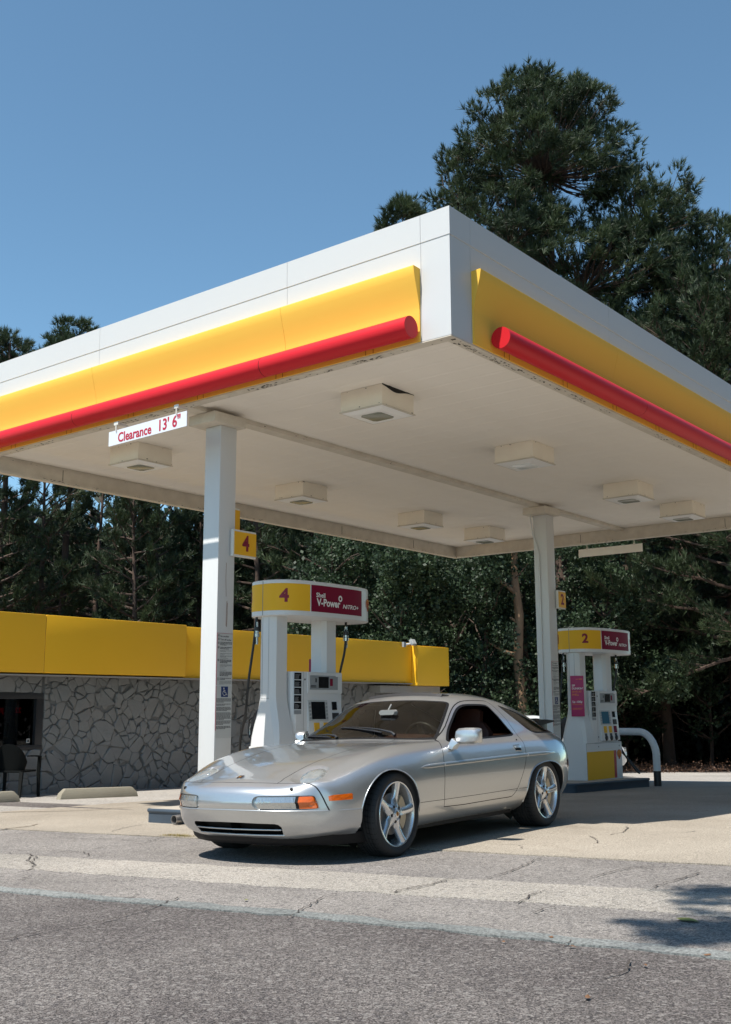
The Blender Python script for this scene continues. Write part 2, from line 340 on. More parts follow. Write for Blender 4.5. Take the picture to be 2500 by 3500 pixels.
M_lens2 = mat('reflection_white_glass', (.85,.87,.86), .2)  # near-white colour paints a bright reflection onto one lens
M_frame = mat('lamp_frame', (.84,.83,.80), .45)
LX, LY, ZF, ZT, ZS = 11.0, 7.37, 4.327, 5.53, 4.38
can = empty('canopy', (0,0,0), 0, 'white flat canopy over the pumps with a yellow band and red tube along its edge', 'canopy')
# faces: F(u, o, z): u along the edge, o outward
def edge(u, o, z, side):
    return {'L': (-o, u, z), 'R': (u, -o, z), 'BL': (u, LY+o, z), 'BR': (LX+o, u, z)}[side]
def eprism(mb, prof, u0, u1, side, mi=0):
    n = len(prof); vs = [edge(u0, o, z, side) for o, z in prof]+[edge(u1, o, z, side) for o, z in prof]
    mb.add(vs, [tuple(range(n)), tuple(range(2*n-1, n-1, -1))]+[(i, n+i, n+(i+1)%n, (i+1)%n) for i in range(n)], mi)
BULL = [(-.02,5.02),(.100,5.024),(.103,5.010),(.088,4.93),(.064,4.84),(.040,4.75),(.022,4.67),(.016,4.62),(.016,ZF+.002),(-.02,ZF+.002)]
for side, L, seams in (('L', LY, [.315,1.96,4.96]), ('R', LX, [.33,3.16,6.2,9.2]), ('BL', LX, [3.,6.,9.]), ('BR', LY, [2.4,4.9])):
    mb = MB(); us = [(-.0 if side in 'LR' else 0.)]+seams+[L]
    for a, b in zip(us[:-1], us[1:]):
        a2 = a+(.0018 if a else (.0402 if side == 'R' else 0)); b2 = b-(.0018 if b < L else 0)
        eprism(mb, [(-.04,ZF),(0,ZF),(0,5.262),(-.04,5.262)], a2, b2, side)
        eprism(mb, [(-.04,5.262),(0.0005,5.262),(.005,5.264),(.006,ZT),(-.04,ZT)], a2-(.006 if a == 0 and side == 'L' else 0), b2, side)
    mb.build('fascia_panel', M_white, can)
    mb = MB(); eprism(mb, [(-.06,ZF+.03),(-.043,ZF+.03),(-.043,ZT-.03),(-.06,ZT-.03)], .06, L-.06, side); mb.build('fascia_backing', M_dark, can)
    y0 = .325 if side == 'L' else .34
    mb = MB(); seg = [y0]+[s for s in seams if s > 1]+[L-.33]
    for a, b in zip(seg[:-1], seg[1:]): eprism(mb, BULL, a+.0015, b-.0015, side)
    mb.build('yellow_band', M_yellow, can, smooth=25)
    # red tube in sections of about three metres with narrow dark joints
    t0 = .33 if side == 'L' else .60
    js = [t0]+([2.12,5.12] if side == 'L' else [3.56,6.58,9.6] if side == 'R' else list(np.arange(3, L-1, 3)))+[L-.35]
    mb = MB(); jn = []
    for k, (a, b) in enumerate(zip(js[:-1], js[1:])):
        mb.tube([edge(a+.004, .135, ZF+.105, side), edge(b-.004, .135, ZF+.105, side)], .101, 40)
        if k: jn.append(MB()); jn[-1].tube([edge(a-.012, .135, ZF+.105, side), edge(a+.012, .135, ZF+.105, side)], .0985, 32)
    tb = mb.build('red_tube', M_red, can, smooth=40)
    for q in jn: q.build('tube_joint', M_dark, tb, smooth=40)
    # little bracket tabs under the tube
    for c in (np.arange(.9, L-.4, 1.14) if side in 'LR' else ()):
        mb = MB(); eprism(mb, [(.016,ZF+.0),(.0185,ZF+.0),(.0185,ZF+.09),(.016,ZF+.09)], c-.049, c+.049, side)
        for dd in (-.045, .045): eprism(mb, [(.0185,ZF+.0),(.0205,ZF+.0),(.0205,ZF+.09),(.0185,ZF+.09)], c+dd-.004, c+dd+.004, side, 1)
        mb.build('tube_bracket', [M_yellow, mat('dull_ochre', (.42,.2,.02), .6)], can)
# roof deck, soffit, lips, middle beam
MB().box((.07,.07,5.30), (LX-.07,LY-.07,5.36)).build('roof_deck', mat('roof_deck', (.5,.5,.48), .9), can)
mb = MB(); nx = int((LX-.16)/.305)
for i in range(nx):                                          # corrugated sheets: shallow steps running across the canopy
    a = .08+i*(LX-.16)/nx; b = .08+(i+1)*(LX-.16)/nx; h = .010
    mb.box((a+.0006,.08,ZS), (b-.0006,LY-.08,ZS+.03+random.uniform(0,.002)))
    mb.prismy([(a+.012,ZS),(a+.030,ZS-.004),(b-.030,ZS-.004),(b-.012,ZS)], .09, LY-.09)
mb.build('soffit', M_soffit, can)
mb = MB()
mb.box((.002,.002,ZF-.012), (.115,LY,ZF-.001)); mb.box((.1155,.002,ZF-.012), (LX,.115,ZF-.001))
mb.box((.105,.105,ZF-.006), (.118,LY,ZS)); mb.box((.118,.105,ZF-.006), (LX,.118,ZS))
trim = mb.build('edge_trim', M_trim, can)
mb = MB()                                                   # gutter beams on the two far sides, hanging below the ceiling
mb.box((.12,LY-.10,4.15), (LX-.02,LY-.02,ZS+.02)); mb.box((LX-.10,.12,4.15), (LX-.02,LY-.101,ZS+.02))
mb.box((.12,LY-.125,4.15), (LX-.13,LY-.101,4.185)); mb.box((LX-.125,.12,4.15), (LX-.101,LY-.13,4.185))
mb.box((.12,LY-.11,ZS-.03), (LX-.13,LY-.101,ZS-.012)); mb.box((LX-.11,.12,ZS-.03), (LX-.101,LY-.13,ZS-.012))
gb = mb.build('gutter_beam', M_trim, can)
MBm = MB(); MBm.box((.12,3.50,ZF), (LX-.12,3.66,ZS)); MBm.box((.12,3.49,ZS-.012), (LX-.12,3.67,ZS-.005)); MBm.build('middle_beam', M_trim, can)
# peeling paint: ragged dark flakes along the trims
def flakes(mb, n, u0, u1, fn, smin=.01, smax=.05, clus=6):
    for k in range(n):
        c = random.uniform(u0, u1); 
        for q in range(random.randint(1, clus)):
            u = c+random.uniform(-.12,.12); a = random.uniform(smin, smax); b = random.uniform(.003,.011); w = random.uniform(-.035,.035)
            pts = [(u+a*.5*math.cos(t)*random.uniform(.6,1.2), w+b*math.sin(t)*random.uniform(.5,1.3)) for t in np.linspace(0, 2*math.pi, 8)[:-1]]
            mb.add([fn(x, y) for x, y in pts], [tuple(range(7))])
mb = MB()
flakes(mb, 30, .15, 3.2, lambda u, w: (u, .062+w, ZF-.0145)); flakes(mb, 26, .15, 4.2, lambda u, w: (.062+w, u, ZF-.0145))
flakes(mb, 14, 3.2, 9., lambda u, w: (u, .062+w, ZF-.0145)); flakes(mb, 12, 4.2, 7., lambda u, w: (.062+w, u, ZF-.0145))
flakes(mb, 26, .3, 10.6, lambda u, w: (u, LY-.1275, 4.168+w*.4)); flakes(mb, 20, .3, 10.6, lambda u, w: (u, LY-.1035, 4.352+w*.3), .01, .03, 3)
flakes(mb, 12, .5, 7., lambda u, w: (LX-.1275, u, 4.168+w*.4))
flakes(mb, 12, .5, 10., lambda u, w: (u, 3.497, ZF+.026+w*.6), .008, .03, 3)
mb.build('peeled_paint', M_peel, trim)
# joints of the gutter cover
for x in (1.2, 4.2, 7.2, 9.4): MB().box((x, LY-.1045, 4.19), (x+.006, LY-.1012, 4.345)).build('cover_joint', M_peel, gb)
for y in (1.6, 4.4): MB().box((LX-.1045, y, 4.19), (LX-.1012, y+.006, 4.345)).build('cover_joint', M_peel, gb)

# ------------------------------------------------------------------ ceiling lamps
def canopy_light(x, y, label, pale=False):
    r = empty('canopy_light', (x,y,4.155), 0, label, 'ceiling light', 'square lamps under the canopy')
    s = .275
    MB().box((-s,-s,.006), (s,s,ZS-4.155-.005)).build('housing', mat('lamp_housing', (.84,.77,.65), .7, noise=.2, nscale=6., col2=(.6,.53,.43)), r, bevel=.004)
    MB().box((-s-.012,-s-.012,-.006), (s+.012,s+.012,.0055)).build('bottom_rim', M_trim, r)
    mb = MB(); o = s-.004; i = s-.075
    mb.add([(-o,-o,-.0085),(o,-o,-.0085),(o,o,-.0085),(-o,o,-.0085),(-i,-i,-.026),(i,-i,-.026),(i,i,-.026),(-i,i,-.026)],
           [(0,1,5,4),(1,2,6,5),(2,3,7,6),(3,0,4,7),(4,5,6,7),(0,3,2,1)])
    d = mb.build('door_frame', M_frame, r)
    a = .135; c = .03
    MB().prism([(-a+c,-a),(a-c,-a),(a,-a+c),(a,a-c),(a-c,a),(-a+c,a),(-a,a-c),(-a,-a+c)], -.034, -.0262).build('lens', M_lens2 if pale else M_lens, r, bevel=.003)
    mb = MB()
    for k in range(10):
        u = random.uniform(-s, s); z = random.choice([.012, .20])+random.uniform(-.008,.008); w = random.uniform(.004,.014)
        mb.box((-s-.0015, u, z), (-s-.0006, u+w, z+w*.7)) if k % 2 else mb.box((u, -s-.0015, z), (u+w*1.5, -s-.0006, z+w*.7))
    mb.build('rust_spot', M_peel, r); return r
LXs = [1.15, 4.2, 7.25, 9.3]; LYs = [1.72, 5.55]
names = {(0,0): 'big square lamp with a buckled top seam nearest the canopy corner', (1,0): 'square ceiling lamp with the pale shining lens, second in the near row',
 (2,0): 'square ceiling lamp third along the near row, right of the middle beam', (3,0): 'farthest square lamp of the near row, above the blank hanging board',
 (0,1): 'square ceiling lamp behind the clearance sign', (1,1): 'square ceiling lamp second in the far row, above pump 4', (2,1): 'square ceiling lamp third in the far row',
 (3,1): 'smallest square lamp at the far end of the far row by the gutter corner'}
for (i, j), lb in names.items():
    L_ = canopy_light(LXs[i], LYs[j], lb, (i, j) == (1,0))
    if (i, j) == (0,0):
        mb = MB(); n = 14; z = ZS-4.155
        pts = [(-.276, .27-.54*k/n) for k in range(n+1)]
        vs = []; 
        for k in range(n+1):
            u = .275-.55*k/n; dz = .045*math.exp(-((u+.05)/.16)**2)+.008
            vs += [(u, -.2768, z-.002), (u, -.2768, z-.002-dz)]
        mb.add(vs, [(2*k, 2*k+1, 2*k+3, 2*k+2) for k in range(n)]); mb.build('open_seam', M_dark, L_)

# ------------------------------------------------------------------ posts
def canopy_post(x, y, label, run=False):
    zb = g(x, y)+.13; r = empty('canopy_post', (x,y,zb), 0, label, 'post', 'square white canopy posts')
    h = ZF-.015-zb; s = .124
    MB().box((-s,-s,0), (s,s,h-.10)).build('shaft', M_white2, r, bevel=.012)
    mb = MB(); mb.box((-.30,-.21,h-.10), (.18,.21,h+.012)); mb.build('post_cap', M_trim, r, bevel=.004)
    if run:                                                  # conduit on the left face
        pa = [(-s-.014,.02,.15),(-s-.014,.02,h-.75),(-s-.016,.05,h-.62),(-s-.03,.12,h-.4),(-s-.05,.15,h-.02)]
        MB().tube(pa, .012, 8).build('conduit', M_white2, r, smooth=40)
    mb = MB()
    if not run:
        mb.tube([(.0,-s-.0004,2.62),(-.004,-s-.0006,2.45),(.006,-s-.0006,2.25)], .0022, 4); mb.tube([(.02,-s-.0004,2.20),(.014,-s-.0006,2.08),(.012,-s-.0006,1.93)], .003, 4)
        mb.tube([(.03,-s-.0004,2.18),(.028,-s-.0006,2.05),(.022,-s-.0006,1.92)], .0025, 4)
        mb.build('rust_scratch', M_rust, r)
    return r
post1 = canopy_post(.673, 3.58, 'sunlit square white canopy post with the 4 sign and notices, behind the silver car')
post2 = canopy_post(7.98, 3.58, 'shaded square white canopy post with a thin conduit and the 2 sign', True)

# number signs
M_maroon = mat('maroon_print', (.22,.006,.030), .5)
M_signy = mat('sign_yellow', (.80,.42,.02), .4)
M_signw = mat('sign_white', (.68,.66,.60), .45)
def number_sign(x, y, z, w, h, num, label):
    r = empty('number_sign', (x,y,z), 0, label, 'sign', 'yellow pump number signs on the posts')
    MB().box((0,-.05,0), (w,.0,h), ch=.012).build('sign_box', M_signw, r, bevel=.006)
    MB().box((.022,-.0545,.022), (w-.012,-.0503,h-.022)).build('sign_face', M_signy, r)
    writing('numeral', num, (w*.53,-.0565,h*.49), (1,0,0), (0,0,1), M_maroon, r, size=h*.80, offset=.03, depth=.001, xs=.86); return r
number_sign(.712, 3.452, 2.755, .372, .30, '4', 'yellow number 4 sign on the near canopy post')
number_sign(8.06, 3.452, 2.68, .27, .30, '2', 'yellow number 2 sign on the far canopy post')
number_sign(.80, 3.78, 3.075, .345, .30, '3', 'yellow number 3 sign half hidden behind the near canopy post')

# clearance sign hanging from the front edge, and the blank one on the far edge
M_board = mat('white_board', (.66,.68,.72), .45); M_redprint = mat('red_print', (.42,.006,.03), .5)
cs = empty('clearance_sign', (-.14, 4.532, 3.997), 0, 'white hanging board reading Clearance 13\'6" at the canopy front edge', 'sign')
a = Vector((0,-1.315,.022)).normalized(); upv = a.cross(Vector((1,0,0))); upv = Vector((0,.0167,1)).normalized()
Mx = face_matrix((0,0,0), a, upv)
MB().box((0,0,-.004), (1.290,.166,.004), M=Mx).build('board', M_board, cs)
writing('lettering', 'Clearance', (0,0,0), (1,0,0), (0,1,0), M_redprint, cs, size=.150, offset=.022, depth=.0008, xs=.93).data.transform(Mx @ Matrix.Translation((.445,.068,.0052)))
writing('lettering', '13\' 6"', (0,0,0), (1,0,0), (0,1,0), M_redprint, cs, size=.172, offset=.022, depth=.0008, xs=.93).data.transform(Mx @ Matrix.Translation((1.012,.078,.0052)))
for u in (.13, 1.13):
    mb = MB(); mb.box((u-.035,.225,.004), (u+.035,.262,.012), M=Mx); mb.box((u-.012,.235,-.150), (u+.012,.255,.006), M=Mx); mb.tube([Mx @ Vector((u,.245,.008)), Mx @ Vector((u+.004,.15,.009))], .008, 8)
    mb.build('hanger', M_signw, cs)
bs = empty('blank_sign', (LX-.05, 3.18, 3.915), 0, 'blank pale board hanging from the far edge of the canopy', 'sign')
MB().box((-.006,0,0), (.006,1.30,.15)).build('board', M_soffit, bs)
for u in (.16, 1.12): mb = MB(); mb.tube([(0,u,.13),(0,u,.245)], .008, 8); mb.box((-.012,u-.02,.14), (.012,u+.02,.165)); mb.build('hanger', M_trim, bs)

# notices on the posts: line by line print
M_paper = mat('notice_paper', (.56,.555,.53), .5); M_ink = mat('notice_ink', (.05,.048,.05), .6); M_blue = mat('access_blue', (.008,.03,.14), .45)
def notices(x, z0, label, big):
    """two stacked stickers on the face of a post that looks to the front right"""
    y = 3.58-.124-.0015; W = .228
    n1 = empty('notice', (x, y, z0+.555), 0, label+' no smoking notice above the blue wheelchair sign', 'notice', 'notices stuck on the canopy posts')
    n2 = empty('notice', (x, y, z0), 0, label+' notice with the blue wheelchair sign', 'notice', 'notices stuck on the canopy posts')
    MB().box((0,-.001,0), (W,0,.55)).build('paper', M_paper, n1); MB().box((0,-.001,.0), (W,0,.545)).build('paper', M_paper, n2)
    mb = MB(); mb.box((-.003,-.002,0), (0.0002,0,.553)); mb.box((-.003,-.002,.5505), (W,0,.5535)); mb.build('red_border', M_redprint, n1)
    mb = MB(); mb.box((-.003,-.002,.08), (.0002,0,.545)); mb.build('red_border', M_redprint, n2)
    ks = []; 
    def T(s, px, pz, size, off=.0):
        me = text_mesh(s, size=size, offset=off, depth=.0002, align='LEFT'); me.transform(face_matrix((px,-.0016,pz), (1,0,0), (0,0,1))); ks.append((me, 0))
    T('No smoking', .045, .520, .026, .02); T('Turn off engine', .045, .484, .026, .02)
    join_meshes('heading', ks, [M_ink], n1)
    def lines(mb, x0, x1, z1, n, pitch, th, ragged=.6):
        for i in range(n):
            xx = x0; end = x1 if i < n-1 else x0+(x1-x0)*random.uniform(.3,.8)
            while xx < end-.006:
                w = min(random.uniform(.008,.026), end-xx); mb.box((xx,-.0018,z1-i*pitch), (xx+w,-.0011,z1-i*pitch+th)); xx += w+.004
    mb = MB()
    for z1, n, pi, th in ((.452,3,.014,.0075),(.398,2,.015,.0075),(.365,2,.009,.003),(.335,2,.009,.003),(.308,2,.010,.004),(.285,1,.009,.003),(.262,3,.014,.0085),(.215,3,.009,.003),(.180,1,.009,.003),(.158,1,.009,.003),(.135,4,.013,.0075),(.070,2,.013,.007),(.042,5,.008,.0025)):
        lines(mb, .045, W-.008, z1, n, pi, th)
    mb.build('small_print', M_ink, n1)
    mb = MB()
    for zz in (.525, .487, .445, .398, .262):                 # round pictograms
        ring = [(.022+.013*math.cos(t), zz+.003+.013*math.sin(t)) for t in np.linspace(0, 2*math.pi, 17)[:-1]]; ins = [(.022+.0095*math.cos(t), zz+.003+.0095*math.sin(t)) for t in np.linspace(0, 2*math.pi, 17)[:-1]]
        mb.add([(a,-.0017,b) for a, b in ring]+[(a,-.0017,b) for a, b in ins], [(i,(i+1)%16,16+(i+1)%16,16+i) for i in range(16)]); mb.box((.018,-.0018,zz-.003), (.026,-.0012,zz+.008))
    d = [(.022,.085),(.035,.065),(.022,.045),(.009,.065)]; di = [(.022,.079),(.030,.065),(.022,.051),(.014,.065)]
    mb.add([(a,-.0017,b) for a, b in d]+[(a,-.0017,b) for a, b in di], [(i,(i+1)%4,4+(i+1)%4,4+i) for i in range(4)])
    mb.build('pictogram', M_ink, n1)
    q = MB().box((.072,-.0022,.430), (.172,-.0012,.540)); q.build('access_panel', M_blue, n2, bevel=.0)
    mb = MB(); mb.lathe([(0,0),(.0085,0),(.0085,.0006)], 16, M=face_matrix((.110,-.0024,.522), (1,0,0), (0,0,1)))
    Z = -.0028
    def bar(pts, w):
        for (a, b), (c, d_) in zip(pts[:-1], pts[1:]):
            L_ = math.hypot(c-a, d_-b); nx_, nz_ = -(d_-b)/L_*w/2, (c-a)/L_*w/2
            mb.add([(a+nx_,Z,b+nz_),(c+nx_,Z,d_+nz_),(c-nx_,Z,d_-nz_),(a-nx_,Z,b-nz_)], [(0,1,2,3)])
    bar([(.111,.512),(.114,.482),(.138,.481),(.150,.452),(.160,.456)], .008); bar([(.113,.500),(.134,.499)], .006)
    bar([(.119+.024*math.cos(t), .470+.024*math.sin(t)) for t in np.linspace(R(120), R(385), 16)], .006)
    mb.build('access_symbol', M_signw, n2)
    mb = MB()
    for z1, n in ((.408,4),(.352,2),(.318,4),(.260,7),(.175,4),(.118,3)): lines(mb, .006, W-.008, z1, n, .0115, .0062)
    mb.build('small_print', M_ink, n2)
notices(.559, .800, 'near post', True); notices(7.98-.114, .72, 'far post', False)
# ------------------------------------------------------------------ the silver coupe: body net (x forward from the front axle, y to its left, z up)
def car_rows():
    T = []
    # each row: 14 points from the centre of the top round the flank to the centre of the floor
    T.append([(.975,0,.448),(.966,.18,.448),(.935,.36,.447),(.878,.50,.446),(.845,.555,.446),(.812,.600,.446),(.775,.638,.445),(.748,.655,.445),(.748,.652,.432),(.80,.60,.430),(.86,.51,.430),(.93,.36,.430),(.965,.18,.430),(.975,0,.430)])
    T.append([(.953,0,.520),(.944,.18,.520),(.910,.36,.517),(.852,.50,.513),(.822,.55,.511),(.784,.602,.509),(.742,.650,.498),(.712,.680,.470),(.705,.688,.435),(.730,.668,.380),(.780,.605,.350),(.870,.43,.342),(.915,.20,.342),(.925,0,.342)])
    T.append([(.862,0,.581),(.848,.19,.580),(.806,.375,.576),(.765,.525,.572),(.748,.575,.571),(.728,.622,.566),(.692,.680,.549),(.655,.725,.508),(.640,.742,.445),(.648,.735,.360),(.690,.680,.285),(.765,.42,.212),(.810,.20,.206),(.822,0,.206)])
    T.append([(.735,0,.624),(.720,.20,.622),(.680,.40,.616),(.640,.55,.614),(.625,.605,.612),(.600,.665,.604),(.570,.738,.574),(.545,.780,.515),(.535,.797,.440),(.535,.795,.345),(.550,.770,.270),(.600,.60,.185),(.650,.3,.172),(.670,0,.172)])
    T.append([(.500,0,.690),(.490,.20,.688),(.465,.41,.683),(.435,.565,.680),(.425,.630,.677),(.410,.695,.665),(.395,.780,.640),(.385,.826,.570),(.380,.842,.480),(.380,.840,.375),(.385,.825,.285),(.400,.74,.190),(.410,.4,.165),(.410,0,.165)])
    T.append([(.22,0,.743),(.21,.20,.742),(.20,.42,.742),(.19,.590,.745),(.185,.660,.744),(.18,.730,.734),(.17,.820,.702),(.16,.866,.632),(.155,.885,.535),(.155,.882,.415),(.155,.868,.300),(.155,.80,.195),(.155,.4,.165),(.155,0,.165)])
    T.append([(-.08,0,.788),(-.08,.22,.788),(-.09,.45,.790),(-.09,.620,.795),(-.09,.690,.794),(-.095,.755,.783),(-.10,.840,.737),(-.10,.883,.665),(-.10,.904,.570),(-.10,.902,.440),(-.10,.888,.315),(-.10,.815,.195),(-.10,.4,.165),(-.10,0,.165)])
    T.append([(-.42,0,.820),(-.42,.22,.820),(-.43,.46,.821),(-.45,.640,.822),(-.45,.710,.818),(-.45,.770,.805),(-.45,.845,.755),(-.45,.884,.675),(-.45,.903,.580),(-.45,.899,.450),(-.45,.882,.325),(-.45,.815,.205),(-.45,.4,.17),(-.45,0,.17)])
    T.append([(-.655,0,.842),(-.665,.25,.841),(-.705,.50,.836),(-.775,.675,.831),(-.785,.735,.828),(-.79,.783,.818),(-.79,.850,.760),(-.79,.886,.678),(-.79,.904,.580),(-.79,.899,.450),(-.79,.879,.325),(-.79,.815,.212),(-.79,.4,.17),(-.79,0,.17)])
    T.append([(-.680,0,.849),(-.690,.25,.848),(-.732,.50,.842),(-.815,.695,.838),(-.825,.745,.832),(-.835,.787,.820),(-.84,.851,.761),(-.84,.886,.678),(-.84,.904,.580),(-.84,.899,.450),(-.84,.879,.325),(-.84,.816,.213),(-.84,.4,.17),(-.84,0,.17)])
    T.append([(-1.00,0,1.022),(-1.01,.24,1.018),(-1.05,.455,1.004),(-1.11,.615,.990),(-1.115,.715,.905),(-1.12,.790,.824),(-1.12,.852,.764),(-1.12,.888,.680),(-1.12,.904,.580),(-1.12,.899,.450),(-1.12,.878,.325),(-1.12,.817,.215),(-1.12,.4,.17),(-1.12,0,.17)])
    T.append([(-1.335,0,1.186),(-1.340,.22,1.182),(-1.362,.40,1.170),(-1.40,.535,1.148),(-1.40,.675,1.010),(-1.40,.792,.828),(-1.40,.853,.767),(-1.40,.889,.682),(-1.40,.905,.580),(-1.40,.900,.450),(-1.40,.878,.325),(-1.40,.818,.216),(-1.40,.4,.17),(-1.40,0,.17)])
    T.append([(-1.40,0,1.208),(-1.405,.22,1.203),(-1.425,.40,1.189),(-1.46,.545,1.160),(-1.46,.682,1.020),(-1.46,.793,.829),(-1.46,.853,.767),(-1.46,.889,.682),(-1.46,.905,.580),(-1.46,.900,.450),(-1.46,.878,.325),(-1.46,.818,.216),(-1.46,.4,.17),(-1.46,0,.17)])
    T.append([(-1.62,0,1.240),(-1.62,.22,1.234),(-1.63,.40,1.217),(-1.65,.555,1.178),(-1.65,.690,1.030),(-1.65,.795,.831),(-1.65,.855,.769),(-1.65,.890,.684),(-1.65,.906,.580),(-1.65,.901,.450),(-1.65,.879,.325),(-1.65,.819,.217),(-1.65,.4,.17),(-1.65,0,.17)])
    T.append([(-1.95,0,1.250),(-1.95,.22,1.243),(-1.95,.41,1.222),(-1.95,.560,1.170),(-1.95,.690,1.025),(-1.95,.796,.835),(-1.95,.858,.773),(-1.95,.893,.687),(-1.95,.909,.580),(-1.95,.904,.450),(-1.95,.881,.325),(-1.95,.820,.218),(-1.95,.4,.17),(-1.95,0,.17)])
    T.append([(-2.30,0,1.222),(-2.30,.22,1.214),(-2.30,.41,1.192),(-2.30,.568,1.130),(-2.30,.690,.990),(-2.30,.798,.840),(-2.30,.864,.779),(-2.30,.901,.693),(-2.30,.919,.585),(-2.30,.914,.455),(-2.30,.890,.330),(-2.30,.822,.220),(-2.30,.4,.18),(-2.30,0,.18)])
    T.append([(-2.62,0,1.163),(-2.62,.22,1.155),(-2.62,.42,1.130),(-2.62,.580,1.062),(-2.62,.695,.955),(-2.62,.796,.845),(-2.62,.866,.783),(-2.62,.907,.697),(-2.62,.926,.588),(-2.62,.920,.455),(-2.62,.896,.335),(-2.62,.825,.225),(-2.62,.4,.19),(-2.62,0,.19)])
    T.append([(-2.92,0,1.068),(-2.92,.22,1.060),(-2.92,.42,1.036),(-2.92,.585,.975),(-2.92,.690,.902),(-2.92,.780,.836),(-2.92,.848,.778),(-2.92,.888,.695),(-2.92,.905,.588),(-2.92,.897,.455),(-2.92,.872,.345),(-2.92,.80,.240),(-2.92,.4,.20),(-2.92,0,.20)])
    T.append([(-3.20,0,.950),(-3.20,.22,.942),(-3.20,.42,.918),(-3.195,.570,.880),(-3.19,.660,.845),(-3.18,.735,.802),(-3.165,.790,.755),(-3.155,.824,.685),(-3.15,.838,.585),(-3.15,.830,.455),(-3.16,.806,.350),(-3.17,.73,.250),(-3.18,.4,.21),(-3.18,0,.21)])
    T.append([(-3.40,0,.858),(-3.40,.22,.853),(-3.39,.40,.840),(-3.375,.530,.818),(-3.365,.600,.800),(-3.35,.660,.770),(-3.335,.705,.730),(-3.325,.735,.670),(-3.32,.748,.580),(-3.32,.742,.460),(-3.33,.72,.360),(-3.34,.65,.265),(-3.36,.35,.23),(-3.37,0,.23)])
    T.append([(-3.545,0,.780),(-3.54,.20,.776),(-3.525,.36,.765),(-3.50,.465,.750),(-3.485,.515,.735),(-3.47,.555,.715),(-3.455,.588,.690),(-3.45,.605,.640),(-3.445,.612,.565),(-3.445,.606,.465),(-3.45,.585,.375),(-3.46,.52,.30),(-3.49,.28,.27),(-3.50,0,.27)])
    T.append([(-3.60,0,.640),(-3.595,.18,.638),(-3.58,.32,.632),(-3.56,.41,.625),(-3.548,.45,.62),(-3.538,.480,.612),(-3.53,.500,.60),(-3.525,.512,.58),(-3.525,.514,.545),(-3.525,.508,.50),(-3.53,.49,.45),(-3.54,.42,.42),(-3.57,.22,.41),(-3.58,0,.41)])
    return np.array(T, float)
def catmull(P, n, closed_start=None, creases=()):
    """interpolates along axis 0, n samples in each span"""
    K = len(P); out = []
    for i in range(K-1):
        p1, p2 = P[i], P[i+1]
        p0 = P[i-1] if i > 0 else (closed_start if closed_start is not None else 2*p1-p2)
        p3 = P[i+2] if i+2 < K else 2*p2-p1
        # centripetal-ish: tangents scaled by local spacing
        d0 = np.linalg.norm(p1-p0, axis=-1, keepdims=True)+1e-6; d1 = np.linalg.norm(p2-p1, axis=-1, keepdims=True)+1e-6; d2 = np.linalg.norm(p3-p2, axis=-1, keepdims=True)+1e-6
        m1 = ((p1-p0)/d0*d1+(p2-p1)/d1*d0)/(d0+d1)*d1
        m2 = ((p2-p1)/d1*d2+(p3-p2)/d2*d1)/(d1+d2)*d1
        for k in range(n):
            t = k/n; out.append((2*t**3-3*t**2+1)*p1+(t**3-2*t**2+t)*m1+(-2*t**3+3*t**2)*p2+(t**3-t**2)*m2)
    out.append(P[-1]); return np.array(out)
def car_surface(nu=8, nv=6):
    T = car_rows()
    G = catmull(T, nu)                                      # rows
    C = np.swapaxes(G, 0, 1); mir = C[1]*np.array([1,-1,1]) # smooth across the centre line
    C = catmull(C, nv, closed_start=mir)
    G = np.swapaxes(C, 0, 1)                                # [row, col, 3]
    G[:,0,1] = 0; G[:,-1,1] = 0
    return G
from mathutils.bvhtree import BVHTree
M_paint = bpy.data.materials.new('silver_paint'); M_paint.use_nodes = True
def _paint():
    nt = M_paint.node_tree; N = nt.nodes; L = nt.links; p = N['Principled BSDF']
    p.inputs['Base Color'].default_value = (.66,.67,.68,1); p.inputs['Metallic'].default_value = .78; p.inputs['Roughness'].default_value = .33
    p.inputs['Coat Weight'].default_value = 1.0; p.inputs['Coat Roughness'].default_value = .035; p.inputs['Coat IOR'].default_value = 1.5
    tc = N.new('ShaderNodeTexCoord'); v = N.new('ShaderNodeTexNoise'); v.inputs['Scale'].default_value = 900; v.inputs['Detail'].default_value = 1
    L.new(tc.outputs['Object'], v.inputs['Vector'])
    r = N.new('ShaderNodeValToRGB'); r.color_ramp.elements[0].position = .3; r.color_ramp.elements[1].position = .7
    r.color_ramp.elements[0].color = (.44,.45,.455,1); r.color_ramp.elements[1].color = (.60,.61,.615,1)
    L.new(v.outputs['Fac'], r.inputs[0]); L.new(r.outputs[0], p.inputs['Base Color'])
_paint()
def glass_mat(name, tint, refl=1.0, rough=.0, ior=1.5):
    m = bpy.data.materials.new(name); m.use_nodes = True; nt = m.node_tree; N = nt.nodes; L = nt.links; N.clear()
    o = N.new('ShaderNodeOutputMaterial'); t = N.new('ShaderNodeBsdfTransparent'); t.inputs[0].default_value = (*tint,1)
    gl = N.new('ShaderNodeBsdfGlossy'); gl.inputs['Roughness'].default_value = rough; gl.inputs[0].default_value = (refl,refl,refl,1)
    f = N.new('ShaderNodeFresnel'); f.inputs[0].default_value = ior; mx = N.new('ShaderNodeMixShader')
    L.new(f.outputs[0], mx.inputs[0]); L.new(t.outputs[0], mx.inputs[1]); L.new(gl.outputs[0], mx.inputs[2]); L.new(mx.outputs[0], o.inputs['Surface']); return m
M_glass = glass_mat('windscreen_glass', (.50,.52,.47)); M_glass2 = glass_mat('side_glass', (.30,.31,.29)); M_glass3 = glass_mat('rear_glass', (.22,.21,.17))
M_clear = glass_mat('clear_lens', (.88,.9,.9), 1., .02)
